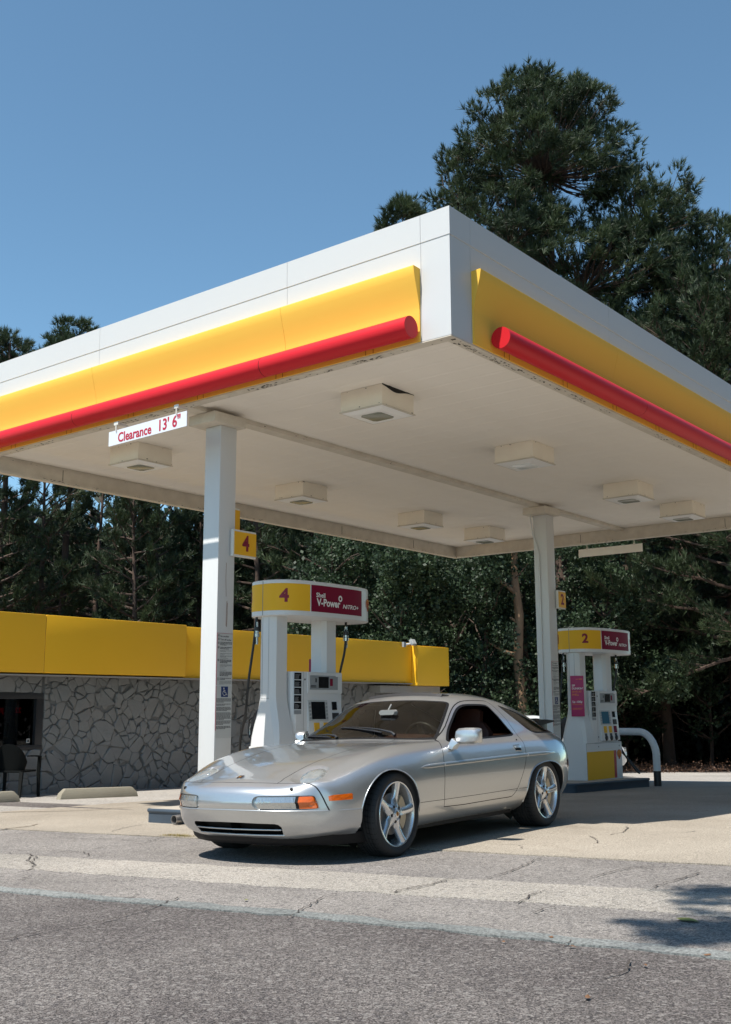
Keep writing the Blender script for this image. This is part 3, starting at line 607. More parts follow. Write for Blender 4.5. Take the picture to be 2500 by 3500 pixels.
M_black = mat('black_rubber', (.008,.008,.009), .6, spec=.25); M_blackp = mat('black_plastic', (.022,.022,.024), .38)
M_tyre = mat('tyre_rubber', (.020,.020,.021), .75, bump=.3, bscale=120)
M_rim = mat('alloy_silver', (.68,.69,.70), .26, .75, coat=.6); M_disc = mat('brake_iron', (.16,.155,.15), .4, .8); M_cal = mat('cream_caliper', (.55,.42,.27), .5)
M_gold = mat('gold_emblem', (.45,.20,.035), .35, .6); M_crest = mat('crest_red', (.10,.018,.012), .4)
M_leather = mat('brown_leather', (.085,.030,.020), .55, noise=.3, nscale=6, bump=.1); M_interior = mat('dark_carpet', (.018,.014,.013), .9)
M_chrome = mat('chrome', (.75,.75,.76), .12, 1.)
M_orange = mat('amber_lens', (.62,.11,.006), .12, coat=1., bump=.5, bscale=45, stretch=(.3,1,1)); M_redlens = mat('red_lens', (.35,.01,.012), .12, coat=1.)
M_lamp = mat('lamp_reflector', (.50,.51,.50), .14, .75, coat=1., bump=.9, bscale=38, stretch=(1,1.8,.35))
M_headlens = mat('headlamp_glass', (.40,.42,.41), .10, .35, coat=1., noise=.6, nscale=9, col2=(.16,.17,.17), bump=.8, bscale=26, stretch=(.4,1.2,1))

th = .0654; gcar = g(-.88,.869)
car = empty('sports_car', (-.88,.869,gcar), 0, 'silver two-door sports coupe with star alloy wheels parked at the corner of the canopy', 'car')
_up = Vector((0,.027,1)).normalized(); _f = Vector((-math.cos(th),-math.sin(th),0)); _f = (_f-_up*_f.dot(_up)).normalized(); _l = _up.cross(_f)
car.matrix_world = Matrix(((_f.x,_l.x,_up.x,-.88),(_f.y,_l.y,_up.y,.869),(_f.z,_l.z,_up.z,gcar),(0,0,0,1)))

def build_coupe():
    G = car_surface(6, 5); nr, nc = G.shape[:2]
    bm = bmesh.new(); vv = [[bm.verts.new(G[i,j]) for j in range(nc)] for i in range(nr)]
    for i in range(nr-1):
        for j in range(nc-1):
            try: bm.faces.new((vv[i][j], vv[i][j+1], vv[i+1][j+1], vv[i+1][j]))
            except ValueError: pass
    for row in (0, nr-1):                                   # close the nose and tail seams
        up_ = list(range(0, nc)); vr = vv[row]; m_ = max(range(nc), key=lambda j: vr[j].co.y)
        a, b = 0, nc-1
        while a < m_ or b > m_:
            if b <= m_ or (a < m_ and vr[a+1].co.y <= vr[b-1].co.y): tri_ = (vr[a], vr[a+1], vr[b]); a += 1
            else: tri_ = (vr[a], vr[b-1], vr[b]); b -= 1
            if a == b: break
            try: bm.faces.new(tri_)
            except ValueError: pass
    bmesh.ops.remove_doubles(bm, verts=bm.verts, dist=1e-5); bmesh.ops.dissolve_degenerate(bm, edges=bm.edges, dist=1e-5)
    bmesh.ops.recalc_face_normals(bm, faces=bm.faces)
    bm.faces.ensure_lookup_table()
    top = max(bm.faces, key=lambda f: f.calc_center_median().z)
    if top.normal.z < 0: bmesh.ops.reverse_faces(bm, faces=bm.faces)
    bm.normal_update(); bvh = BVHTree.FromBMesh(bm)
    from mathutils.interpolate import poly_3d_calc
    bm.faces.ensure_lookup_table(); OF = [([v.co.copy() for v in f.verts], [v.normal.copy() for v in f.verts]) for f in bm.faces]
    def true_normal(co):
        loc, n, idx, d = bvh.find_nearest(co); pts, ns = OF[idx]
        w = poly_3d_calc(pts, loc); r = Vector((0,0,0))
        for a, b in zip(w, ns): r += b*a
        return r.normalized() if r.length > .1 else n
    AX = {'side': (0,2,1), 'top': (0,1,2), 'front': (1,2,0)}
    FIL = {'side': lambda c, n: n.y > .12, 'top': lambda c, n: n.z > .15 and c.z > .5, 'front': lambda c, n: n.x > .15 and c.x > .55}
    def imprint(pts, proj, closed=True):
        a, b, ax = AX[proj]; fil = FIL[proj]; n = len(pts); axis = Vector([0,0,0]); axis[ax] = 1
        for k in range(n if closed else n-1):
            p, q = pts[k], pts[(k+1) % n]; dx, dy = q[0]-p[0], q[1]-p[1]; L_ = math.hypot(dx, dy)
            if L_ < 1e-6: continue
            x0, x1 = min(p[0],q[0])-.003, max(p[0],q[0])+.003; y0, y1 = min(p[1],q[1])-.003, max(p[1],q[1])+.003
            nx_, ny_ = -dy/L_, dx/L_; sel = []
            for f in bm.faces:
                us = [v.co[a] for v in f.verts]
                if max(us) < x0 or min(us) > x1: continue
                ws = [v.co[b] for v in f.verts]
                if max(ws) < y0 or min(ws) > y1: continue
                s = [(u-p[0])*nx_+(w-p[1])*ny_ for u, w in zip(us, ws)]
                if max(s) < 1e-5 or min(s) > -1e-5: continue
                f.normal_update()
                if not fil(f.calc_center_median(), f.normal): continue
                sel.append(f)
            if not sel: continue
            sd = lambda v: (v.co[a]-p[0])*nx_+(v.co[b]-p[1])*ny_
            done = set()
            for e in list({e for f in sel for e in f.edges}):
                s0, s1 = sd(e.verts[0]), sd(e.verts[1])
                if (s0 > 2e-5 and s1 < -2e-5) or (s0 < -2e-5 and s1 > 2e-5): bmesh.utils.edge_split(e, e.verts[0], abs(s0)/(abs(s0)+abs(s1)))
            work = list(sel)
            while work:
                f = work.pop(); on = [v for v in f.verts if abs(sd(v)) <= 4e-5]
                if len(on) < 2 or len(f.verts) < 4: continue
                on.sort(key=lambda v: (v.co[a]-p[0])*dx+(v.co[b]-p[1])*dy)
                vl = list(f.verts); n_ = len(vl)
                for u_, w_ in zip(on[:-1], on[1:]):
                    iu, iw = vl.index(u_), vl.index(w_)
                    if (iu-iw) % n_ in (1, n_-1): continue
                    s_u = [sd(vl[(iu+k) % n_]) for k in range(1, (iw-iu) % n_)]; s_w = [sd(vl[(iw+k) % n_]) for k in range(1, (iu-iw) % n_)]
                    if max(s_u)*1. > 4e-5 and min(s_u) < -4e-5 and False: continue
                    try: nf, _l = bmesh.utils.face_split(f, u_, w_)
                    except ValueError: continue
                    if nf: work += [f, nf]
                    break
        bm.normal_update()
    def inside(p, poly):
        x, y = p; c = False; n = len(poly)
        for i in range(n):
            x1, y1 = poly[i]; x2, y2 = poly[(i+1) % n]
            if (y1 > y) != (y2 > y) and x < (x2-x1)*(y-y1)/(y2-y1)+x1: c = not c
        return c
    def smoothpoly(pts, n=3, closed=True):
        P = np.array(pts, float); m = len(P); out = []
        rng = range(m if closed else m-1)
        for i in rng:
            p0, p1, p2, p3 = (P[(i-1) % m], P[i], P[(i+1) % m], P[(i+2) % m]) if closed else (P[max(i-1,0)], P[i], P[i+1], P[min(i+2,m-1)])
            for k in range(n):
                t = k/n; out.append(tuple(.5*((2*p1)+(-p0+p2)*t+(2*p0-5*p1+4*p2-p3)*t*t+(-p0+3*p1-3*p2+p3)*t**3)))
        if not closed: out.append(tuple(P[-1]))
        return out
    def offset(poly, d, closed=True):
        n = len(poly); out = []
        for i in range(n):
            a = poly[(i-1) % n] if closed or i > 0 else poly[0]; b = poly[(i+1) % n] if closed or i < n-1 else poly[-1]
            dx, dy = b[0]-a[0], b[1]-a[1]; L_ = math.hypot(dx, dy) or 1; out.append((poly[i][0]-dy/L_*d, poly[i][1]+dx/L_*d))
        return out
    lay = bm.faces.layers.int.new('part')
    def setpart(poly, proj, pid, only=None, cond=None):
        a, b, ax = AX[proj]; fil = FIL[proj]
        for f in bm.faces:
            c = f.calc_center_median()
            if only is not None and f[lay] not in only: continue
            if not fil(c, f.normal): continue
            if cond and not cond(c): continue
            if inside((c[a], c[b]), poly): f[lay] = pid
    def groove(poly, proj, w, closed=False, pid=9, only=None):
        A_, B_ = offset(poly, w/2, closed), offset(poly, -w/2, closed)
        imprint(A_, proj, closed); imprint(B_, proj, closed)
        a, b, ax = AX[proj]; fil = FIL[proj]; P = np.array(poly); Q = np.roll(P, -1, 0) if closed else P[1:]; P = P if closed else P[:-1]
        lo = np.minimum(P,Q).min(0)-.01; hi = np.maximum(P,Q).max(0)+.01; d = Q-P; dd = (d*d).sum(1)+1e-12
        for f in bm.faces:
            if only is not None and f[lay] not in only: continue
            c = f.calc_center_median(); u = np.array((c[a], c[b]))
            if (u < lo).any() or (u > hi).any() or not fil(c, f.normal): continue
            t = np.clip(((u-P)*d).sum(1)/dd, 0, 1); r = np.hypot(*(P+t[:,None]*d-u).T).min()
            if r < w/2*.98: f[lay] = pid
    # ---- outlines on the real surface
    ws = smoothpoly([(-.684,0),(-.688,.22),(-.722,.50),(-.812,.706),(-.836,.722),(-.862,.716),(-.967,.681),(-1.183,.611),(-1.345,.556),(-1.378,.530),(-1.374,.49),(-1.338,.37),(-1.320,.17),(-1.317,0)], 3, False)+[(-1.317,-.2),(-.684,-.2)]
    wsi = smoothpoly([(-.722,0),(-.726,.22),(-.760,.49),(-.842,.672),(-.875,.682),(-.97,.655),(-1.183,.588),(-1.325,.540),(-1.352,.510),(-1.346,.47),(-1.314,.35),(-1.298,.17),(-1.296,0)], 3, False)+[(-1.296,-.2),(-.722,-.2)]
    side = smoothpoly([(-.895,.826),(-.945,.852),(-1.10,.936),(-1.245,1.015),(-1.348,1.073),(-1.425,1.108),(-1.50,1.126),(-1.60,1.131),(-1.78,1.130),(-1.885,1.124),(-1.930,1.106),(-1.965,1.060),(-2.030,.960),(-2.095,.875),(-2.100,.852),(-2.070,.842),(-1.98,.834),(-1.46,.823),(-1.1,.816),(-.93,.812)], 3)
    sidei = offset(side, .016)
    if not inside((-1.5,.84), sidei) and not inside((-1.5,.9), sidei): sidei = offset(side, -.016)
    ar = lambda P: sum(P[i][0]*P[(i+1) % len(P)][1]-P[(i+1) % len(P)][0]*P[i][1] for i in range(len(P)))
    if abs(ar(sidei)) > abs(ar(side)): sidei = offset(side, -.016)
    quart = smoothpoly([(-2.172,1.118),(-2.30,1.096),(-2.50,1.050),(-2.75,.975),(-2.94,.912),(-3.06,.868),(-3.04,.852),(-2.90,.850),(-2.60,.852),(-2.52,.860),(-2.45,.888),(-2.36,.962),(-2.26,1.036),(-2.185,1.093)], 3)
    quarti = offset(quart, .014); quarti = quarti if abs(ar(quarti)) < abs(ar(quart)) else offset(quart, -.014)
    hatch = smoothpoly([(-2.24,0),(-2.25,.30),(-2.29,.43),(-2.38,.485),(-2.7,.512),(-3.0,.52),(-3.20,.50),(-3.29,.42),(-3.31,.25),(-3.32,0)], 3, False)+[(-3.32,-.2),(-2.24,-.2)]
    door = smoothpoly([(-.775,.820),(-.71,.755),(-.668,.67),(-.648,.58),(-.645,.45),(-.652,.36),(-.664,.313)], 3, False)+smoothpoly([(-1.0,.308),(-1.5,.313),(-1.78,.314),(-1.845,.325),(-1.90,.36),(-1.95,.42),(-2.02,.52),(-2.085,.62),(-2.125,.72),(-2.145,.79),(-2.165,.86),(-2.15,.93),(-2.11,1.02),(-2.05,1.105),(-2.0,1.148),(-1.95,1.160),(-1.75,1.162),(-1.58,1.159),(-1.47,1.143),(-1.366,1.103),(-1.25,1.040),(-1.078,.942),(-.90,.868)], 2, False)
    cx0, cz0 = .072, .296
    archF = [(cx0+.352*math.cos(t)*(1.0 if math.cos(t) > 0 else 1.0), cz0+.342*math.sin(t)) for t in np.linspace(R(16), R(165), 30)]
    archF = [(.395,.06),(.402,.25)]+archF+[(-.290,.25),(-.325,.06)]
    archR = [(-2.085,.06),(-2.100,.25),(-2.112,.36),(-2.135,.44)]+smoothpoly([(-2.175,.505),(-2.245,.552),(-2.36,.582),(-2.48,.594),(-2.60,.590),(-2.71,.567),(-2.80,.520),(-2.862,.455),(-2.892,.38),(-2.905,.30)], 3, False)+[(-2.91,.25),(-2.915,.06)]
    hood = [(.868,-.1),(.868,0)]+smoothpoly([(.864,.10),(.850,.20),(.812,.374),(.731,.373),(.60,.379),(.455,.389),(.30,.398),(.15,.408),(0,.417),(-.15,.424),(-.35,.423),(-.52,.415),(-.62,.405),(-.70,.40)], 2, False)+[(-.70,-.1)]
    bump_cut = [(.868,.578),(.855,.577),(.812,.574),(.768,.572),(.735,.570),(.722,.551),(.708,.513),(.691,.463),(.676,.417),(.661,.381)]
    bumper = bump_cut+[(.56,.379),(.392,.377),(.30,.377),(.30,.05),(1.3,.05),(1.3,.6)]
    # ---- openings
    for P, pr in ((archF,'side'),(archR,'side')):
        imprint(P, pr); setpart(P, pr, 99)
    FIL['under'] = lambda c, n: True; AX['under'] = (0,2,1)
    for f in bm.faces:                                      # floor between the wheels of an arch is open too
        c = f.calc_center_median()
        if c.y > .52 and (inside((c.x, max(c.z,.08)), archF) or inside((c.x, max(c.z,.08)), archR)): f[lay] = 99
    imprint(bumper[:-5]+bumper[-4:-3], 'side', False) if False else imprint(bump_cut+[(.56,.379),(.392,.377),(.2,.377)], 'side', False)
    setpart(bumper, 'side', 2, (0,))
    for f in bm.faces:
        c = f.calc_center_median()
        if f[lay] == 0 and (inside((c.x, c.z), bumper)): f[lay] = 2
    hoodp = hood
    imprint(hood, 'top', False); setpart(hood, 'top', 1, (0,))
    imprint(ws, 'top', False); setpart(ws, 'top', 10, (0,1)); imprint(wsi, 'top', False); setpart(wsi, 'top', 3, (10,))
    imprint(hatch, 'top', False); setpart(hatch, 'top', 8, (0,), lambda c: c.z > .75)
    imprint(door, 'side'); setpart(door, 'side', 6, (0,), lambda c: c.y > .45)
    imprint(side, 'side'); setpart(side, 'side', 10, (0,6), lambda c: c.y > .45); imprint(sidei, 'side'); setpart(sidei, 'side', 5, (10,), lambda c: c.y > .45 and c.x > -2.12)
    imprint(quart, 'side'); setpart(quart, 'side', 10, (0,), lambda c: c.y > .45); imprint(quarti, 'side'); setpart(quarti, 'side', 7, (10,), lambda c: c.x < -2.12)
    groove(hood[1:-1], 'top', .006, False, 9, (0,1)); groove(door, 'side', .0065, True, 9, (0,6)); groove(bump_cut[4:], 'side', .008, False, 9, (0,2))
    groove(bump_cut[:5], 'top' if False else 'side', .003, False, 9, (0,2,1)) if False else None
    groove([(-.29,.373),(-.642,.371)], 'side', .004, False, 9, (0,)); groove([(-.66,.371),(-1.26,.373),(-1.93,.378)], 'side', .004, False, 9, (6,)); groove([(-1.96,.378),(-2.11,.376)], 'side', .004, False, 9, (0,))
    front_gap = [(y, z) for y, z in ((0,.5785),(.19,.5775),(.374,.5745),(.52,.572),(.608,.570))]
    groove([(.868,0),(.850,.20),(.812,.374),(.768,.517),(.732,.608)], 'top', .005, False, 9, (0,1,2))
    sunr = [(-1.46,-.1),(-1.46,.0),(-1.465,.25),(-1.485,.40),(-1.52,.425),(-1.86,.425),(-1.885,.40),(-1.895,0),(-1.895,-.1)]
    groove(sunr[1:-1], 'top', .008, False, 9, (0,))
    # lamps: pocket, clear lens, turn signal (front projection), grille
    pocket = smoothpoly([(.258,.445),(.262,.472),(.282,.488),(.33,.493),(.48,.493),(.60,.491),(.648,.489),(.662,.470),(.676,.420),(.679,.398),(.66,.394),(.48,.394),(.33,.394),(.285,.399),(.263,.417)], 2)
    lens = [(.292,.412),(.289,.476),(.298,.484),(.555,.484),(.555,.402),(.30,.403)]
    sig = [(.574,.400),(.574,.484),(.642,.484),(.650,.475),(.668,.404),(.664,.400)]
    grille = [(-.1,.302),(0,.302),(.10,.3015),(.26,.298),(.38,.296),(.405,.290),(.420,.272),(.408,.232),(.398,.214),(.26,.209),(.1,.206),(0,.206),(-.1,.206)]
    imprint(pocket, 'front'); setpart(pocket, 'front', 11, (2,)); imprint(lens, 'front'); setpart(lens, 'front', 12, (11,)); imprint(sig, 'front'); setpart(sig, 'front', 13, (11,))
    gapb = [(.5565,.401),(.5565,.485),(.573,.485),(.573,.401)]; imprint(gapb, 'front'); setpart(gapb, 'front', 18, (11,))
    imprint(grille[1:-1], 'front', False); setpart(grille, 'front', 14, (2,))
    # headlamp: a lens lying in a shallow bowl
    bowl = smoothpoly([(.752,.452),(.70,.412),(.62,.392),(.53,.395),(.465,.430),(.440,.495),(.455,.560),(.50,.606),(.57,.632),(.655,.640),(.715,.625),(.748,.580),(.762,.51)], 3)
    hl = smoothpoly([(.730,.530),(.700,.495),(.655,.470),(.590,.452),(.530,.456),(.488,.490),(.482,.545),(.505,.592),(.560,.620),(.640,.626),(.700,.610),(.728,.575)], 3)
    imprint(bowl, 'top'); setpart(bowl, 'top', 15, (0,)); imprint(hl, 'top'); setpart(hl, 'top', 16, (15,))
    marker = [(.662,.447),(.664,.480),(.640,.487),(.496,.492),(.489,.486),(.492,.455),(.500,.450)]
    imprint(marker, 'side'); setpart(marker, 'side', 17, (0,))
    bmesh.ops.triangulate(bm, faces=[f for f in bm.faces if len(f.verts) > 4])
    bm.normal_update()
    # bowl depth: vertices wholly inside the bowl sink, lens bulges back
    bc = np.mean(bowl, 0); lc = np.mean(hl, 0)
    for v in bm.verts:
        pids = {f[lay] for f in v.link_faces}
        if pids <= {15,16}:
            dx, dy = (v.co.x-bc[0])/.16, (v.co.y-bc[1])/.124; rr = min(1, math.hypot(dx, dy))
            v.co.z -= .024*(1-rr**2)**.5*(1 if 16 not in pids or 15 in pids else 1)
            if pids == {16}:
                ex, ey = (v.co.x-lc[0])/.128, (v.co.y-lc[1])/.09; r2_ = min(1, math.hypot(ex, ey)); v.co.z += .040*(1-r2_**2)**.6
    bm.normal_update()
    nrm = {}
    def key(co): return (round(co.x*2e4), round(co.y*2e4), round(co.z*2e4))
    for v in bm.verts:
        n = v.normal.copy() if {f[lay] for f in v.link_faces} & {15,16} else true_normal(v.co)
        if abs(v.co.y) < 1e-5: n.y = 0; n.normalize()
        nrm[key(v.co)] = n
    def part(pids, name, mats, mid=None, sides=(1,-1), join=False, keepn=True, thick=0, parent=car, extrude=None):
        res = []
        def one(sgs):
            vs = []; fs = []; ms = []; ns = []; idx = {}
            for sg in sgs:
                for f in bm.faces:
                    if f[lay] not in pids: continue
                    q = []
                    for v in f.verts:
                        k = key(v.co); kk = (k[0], k[1]*sg, k[2])
                        if kk not in idx:
                            idx[kk] = len(vs); vs.append((v.co.x, v.co.y*sg, v.co.z)); n = nrm.get(k, v.normal); ns.append((n.x, n.y*sg, n.z))
                        q.append(idx[kk])
                    q = q if sg > 0 else q[::-1]
                    if len(set(q)) > 2: fs.append(q); ms.append(mid[f[lay]] if mid else 0)
            if thick:
                n0 = len(vs); vs += [(v[0]-n[0]*thick, v[1]-n[1]*thick, v[2]-n[2]*thick) for v, n in zip(vs, ns)]; ns += [(-n[0],-n[1],-n[2]) for n in ns]
                fs += [[i+n0 for i in q[::-1]] for q in fs]; ms += [len(mats)-1]*(len(fs)//2)
            if not fs: print('EMPTY', name, sgs); return None
            me = bpy.data.meshes.new(name); me.from_pydata(vs, [], fs); me.polygons.foreach_set('material_index', ms)
            me.polygons.foreach_set('use_smooth', [True]*len(fs)); me.update()
            if me.validate(): print('fixed', name)
            if keepn: me.normals_split_custom_set_from_vertices(ns)
            o = link(name, me, mats, parent)
            return o
        if join: return one(sides)
        return [one((s,)) for s in sides]
    body = part((0,9,15), 'body', [M_paint, M_black, M_paint, M_interior], {0:0, 9:1, 15:2}, join=True, thick=.008)
    part((1,), 'hood', [M_paint, M_interior], join=True, thick=.004); 
    bump = part((2,), 'front_bumper', [M_paint, M_interior], join=True, thick=.004)
    part((3,), 'windscreen', [M_glass], join=True); part((8,), 'rear_window', [M_glass3], join=True)
    part((10,), 'window_seal', [M_black], join=True)
    sw = part((5,), 'side_window', [M_glass2], sides=(-1,)); part((7,), 'quarter_window', [M_glass3]); doors = part((6,), 'door', [M_paint, M_interior], thick=.010)
    hls = part((16,), 'headlight', [M_headlens]); part((17,), 'side_marker', [M_orange])
    # pockets pushed in
    def pushed(pids, name, m, d, walls=True, wm=None, parent=car):
        for sg in (1,-1):
            b2 = bmesh.new(); vm = {}
            for f in bm.faces:
                if f[lay] in pids:
                    q = []
                    for v in f.verts:
                        k = key(v.co)
                        if k not in vm: vm[k] = b2.verts.new((v.co.x, v.co.y*sg, v.co.z))
                        q.append(vm[k])
                    q = q if sg > 0 else q[::-1]
                    if len(set(q)) > 2:
                        try: b2.faces.new(q)
                        except ValueError: pass
            fs = list(b2.faces); r = bmesh.ops.extrude_face_region(b2, geom=fs)
            nv = [e for e in r['geom'] if isinstance(e, bmesh.types.BMVert)]; nf = [e for e in r['geom'] if isinstance(e, bmesh.types.BMFace)]
            for v in nv: v.co.x += d
            old = [f for f in fs if f.is_valid]; bmesh.ops.delete(b2, geom=old, context='FACES_ONLY'); b2.normal_update()
            me = bpy.data.meshes.new(name); b2.to_mesh(me); b2.free(); me.polygons.foreach_set('use_smooth', [True]*len(me.polygons)); me.set_sharp_from_angle(angle=R(35)); link(name, me, m, parent)
    pushed((11,12,13,18), 'lamp_recess', [M_paint], -.020)
    pushed((14,), 'air_intake', [M_black], -.10, parent=bump)
    def raised(pids, name, m, d):
        """block standing out of the pocket with the outline of its faces"""
        for sg in (1,-1):
            vs = []; fs = []; idx = {}; fl = [f for f in bm.faces if f[lay] in pids]; cnt = {}
            for f in fl:
                for v in f.verts:
                    k = key(v.co)
                    if k not in idx: idx[k] = len(idx); vs.append((v.co.x+d, v.co.y*sg, v.co.z))
            n0 = len(vs); vs += [(x-d-.022, y, z) for x, y, z in vs]
            for f in fl:
                q = [idx[key(v.co)] for v in f.verts]; fs.append(q if sg > 0 else q[::-1])
                for e in f.edges:
                    a, b = idx[key(e.verts[0].co)], idx[key(e.verts[1].co)]; cnt.setdefault((min(a,b), max(a,b)), []).append(1)
            for (a, b), c in cnt.items():
                if len(c) == 1: fs.append((a, b, b+n0, a+n0))
            me = bpy.data.meshes.new(name); me.from_pydata(vs, [], fs); me.update()
            o = link(name, me, m, car, smooth=35); 
    raised((12,), 'fog_lamp', [M_lamp], -.004); raised((13,), 'turn_signal', [M_orange], -.003); raised((18,), 'lamp_divider', [M_black], -.004)
    # ---- helpers on the surface
    def sy(x, z):
        h = bvh.ray_cast(Vector((x, 2, z)), Vector((0,-1,0))); return h[0].y if h[0] else .88
    def sz(x, y):
        h = bvh.ray_cast(Vector((x, y, 2)), Vector((0,0,-1))); return h[0].z if h[0] else .8
    def sx(y, z):
        h = bvh.ray_cast(Vector((2, y, z)), Vector((-1,0,0))); return h[0].x if h[0] else .9
    for sg in (1,-1):
        for P, nm in ((archF[1:-1],'front'),(archR[1:-1],'rear')):
            pts = [(x, sy(x, z)*sg, z) for x, z in P]
            MB().tube([(x, y+.001*sg, z) for x, y, z in pts], .0055, 6).build('arch_lip', M_paint, car, smooth=60)
            mb = MB(); n = len(pts); q = [(x, y*1, z) for x, y, z in pts]
            cxm = (P[0][0]+P[-1][0])/2
            ins = [(x+(cxm-x)*0, (abs(y)-.055)*sg, z) for x, y, z in q]; deep = [(x, .50*sg, z) for x, y, z in q]
            mb.add(q+ins, [(i,i+1,n+i+1,n+i) for i in range(n-1)], 0)
            mb.add(ins+deep, [(i,i+1,n+i+1,n+i) for i in range(n-1)], 1)
            mb.add(deep+[(cxm, .5*sg, .05)], [(i,i+1,n) for i in range(n-1)], 1)
            mb.build('wheel_housing', [M_blackp, M_black], car, smooth=50)
    # side rubbing strip
    for sg in (1,-1):
        xs_ = [-.31,-.345,-.40,-.50,-.640]; 
        def strip_seg(xa, xb, capa, capb):
            n = 26; rings = []
            for i in range(n+1):
                x = xa+(xb-xa)*i/n; u = i/n; zc = np.interp(x, [-2.70,-2.1,-1.28,-.66,-.31], [.669,.665,.6525,.642,.634])
                e = 1.
                if capa: e = min(e, math.sqrt(min(1, abs(x-xa)/.13)+.002))
                if capb: e = min(e, math.sqrt(min(1, abs(x-xb)/.22)+.002))
                y = sy(x, zc); h = .0150*e+.001; p = .016*e+.001
                rings.append([(x, (y-.004)*sg, zc-h*1.15), (x, (y+p)*sg, zc-h*.35), (x, (y+p)*sg, zc+h*.4), (x, (y+p*.7)*sg, zc+h), (x, (y-.004)*sg, zc+h*1.15)])
            MB().loft(rings).build('side_moulding', M_paint, car, smooth=30)
        strip_seg(-.31, -.640, True, False); strip_seg(-.655, -2.112, False, False); strip_seg(-2.128, -2.70, False, True)
    # bumper lower lip, spoiler chin, intake bars
    for z0, r_, rr in ((.252,.006,1.0),(.211,.0075,1.)):
        pts = []
        for y in np.linspace(-.405, .405, 31):
            pts.append((sx(abs(y), z0)-.004, y, z0-.0*abs(y)))
        MB().tube(pts, r_, 8).build('intake_bar', M_paint, bump, smooth=60)
    lipp = [(.412,sy(.412,.377)-.001,.377),(.47,sy(.47,.378)+.001,.378),(.56,sy(.56,.379)+.001,.379)]
    lipp += [(sx(y,z)+.001,y,z) for y, z in ((.70,.380),(.67,.383),(.60,.385),(.52,.386),(.42,.388),(.30,.390),(.15,.392),(0,.393))]
    MB().tube(lipp+[(x,-y,z) for x, y, z in lipp[::-1][1:]], .0055, 8).build('bumper_lip', M_paint, bump, smooth=60)
    rings = []
    for y in np.linspace(-.76, .76, 41):
        a = abs(y); x = np.interp(a, [0,.2,.42,.6,.68,.76], [.800,.788,.742,.655,.585,.40])
        rings.append([(x,y,.213),(x-.02,y,.165),(x-.06,y,.135),(x-.25,y,.135),(x-.25,y,.213)])
    MB().loft(rings).build('chin_spoiler', M_black, car, smooth=40)
    MB().box((-3.2,-.62,.135), (.36,.62,.172)).build('underbody', M_black, car)
    for sg in (1,-1):
        mb = MB(); mb.prismy([(-.36,.20),(-.36,.168),(-1.96,.168),(-1.96,.20)], min(.60*sg,.79*sg), max(.60*sg,.79*sg))
        mb.build('sill_underside', M_black, car)
    # wheels
    W2 = Matrix(((1,0,0,0),(0,0,1,0),(0,-1,0,0),(0,0,0,1)))  # lathe axis z -> +y (outer face towards +y)
    def make_wheel(x, y, sg, rt, wd, name='wheel'):
        w = empty('wheel', (x, y*sg, rt)); w.parent = car; w.rotation_euler = (0,0,0 if sg > 0 else math.pi)
        # tyre: outer face at 0, inwards negative
        pr = [(.236,-.006),(.242,-.001),(.255,.006),(.275,.010),(.292,.004),(.303,-.010),(rt-.003,-.022),(rt,-.032)]
        k = 6
        for i in range(k):
            a = -.034-(wd-.068)*i/k; b = -.034-(wd-.068)*(i+1)/k
            pr += [(rt,a),(rt,b+.007),(rt-.008,b+.006),(rt-.008,b+.001)] if i < k-1 else [(rt,a),(rt,b)]
        pr += [(rt-.003,-wd+.022),(.303,-wd+.010),(.275,-wd-.006),(.240,-wd+.004)]
        ty = MB().lathe(pr, 72, M=W2).build('tyre', M_tyre, w, smooth=35)
        mb = MB(); 
        for j in range(46):                                  # sipes on the shoulder
            t = 2*math.pi*j/46; c, s_ = math.cos(t), math.sin(t); d = .0035
            mb.add([((rt+.0008)*c-s_*q, yy, (rt+.0008)*s_+c*q) for yy, q in ((-.030,-d),(-.030,d),(-.085,d+.010),(-.085,-d+.010))], [(0,1,2,3)])
            mb.add([((rt+.0008)*c-s_*q, yy, (rt+.0008)*s_+c*q) for yy, q in ((-wd+.030,-d),(-wd+.030,d),(-wd+.085,d+.010),(-wd+.085,-d+.010))], [(0,1,2,3)])
            mb.add([(((rt-.003)*(1-f_)+.294*f_+.0012)*c-s_*q, yy, ((rt-.003)*(1-f_)+.294*f_+.0012)*s_+c*q) for f_, yy, q in ((0,-.0215,-d),(0,-.0215,d),(.75,-.004,d),(.75,-.004,-d))], [(0,1,2,3)])
        mb.build('tread_groove', M_black, ty)
        rim = MB().lathe([(.238,-.012),(.239,-.002),(.235,.002),(.228,.000),(.224,-.010),(.219,-.030),(.213,-.10),(.20,-.16),(.23,-.18),(.235,-wd+.02)], 64, M=W2).build('rim', M_rim, w, smooth=40)
        mb = MB()
        for j in range(5):
            t0 = R(100)+2*math.pi*j/5; rings = []
            for i in range(9):
                u = i/8; r = .048+(.226-.048)*u; wdt = np.interp(u, [0,.2,.45,.8,1], [.052,.040,.031,.031,.037]); dep = np.interp(u, [0,.25,.6,1], [-.010,-.022,-.014,-.002]); th_ = .028
                tw = R(2.5)*math.sin(u*math.pi)
                c, s_ = math.cos(t0+tw), math.sin(t0+tw)
                prof = [(-wdt, dep-.016),(-wdt*.72, dep-.003),(-wdt*.12, dep+.003),(wdt*.12, dep+.003),(wdt*.72, dep-.003),(wdt, dep-.016),(wdt*.8, dep-.016-th_),(-wdt*.8, dep-.016-th_)]
                rings.append([(r*c-q*s_, d_, r*s_+q*c) for q, d_ in prof])
            mb.loft(rings)
        mb.build('spoke_star', M_rim, w, smooth=50)
        hub = MB().lathe([(.0,-.004),(.030,-.004),(.034,-.008),(.062,-.013),(.074,-.020),(.078,-.05),(0,-.05)], 40, M=W2).build('wheel_hub', M_rim, w, smooth=40)
        mb = MB()
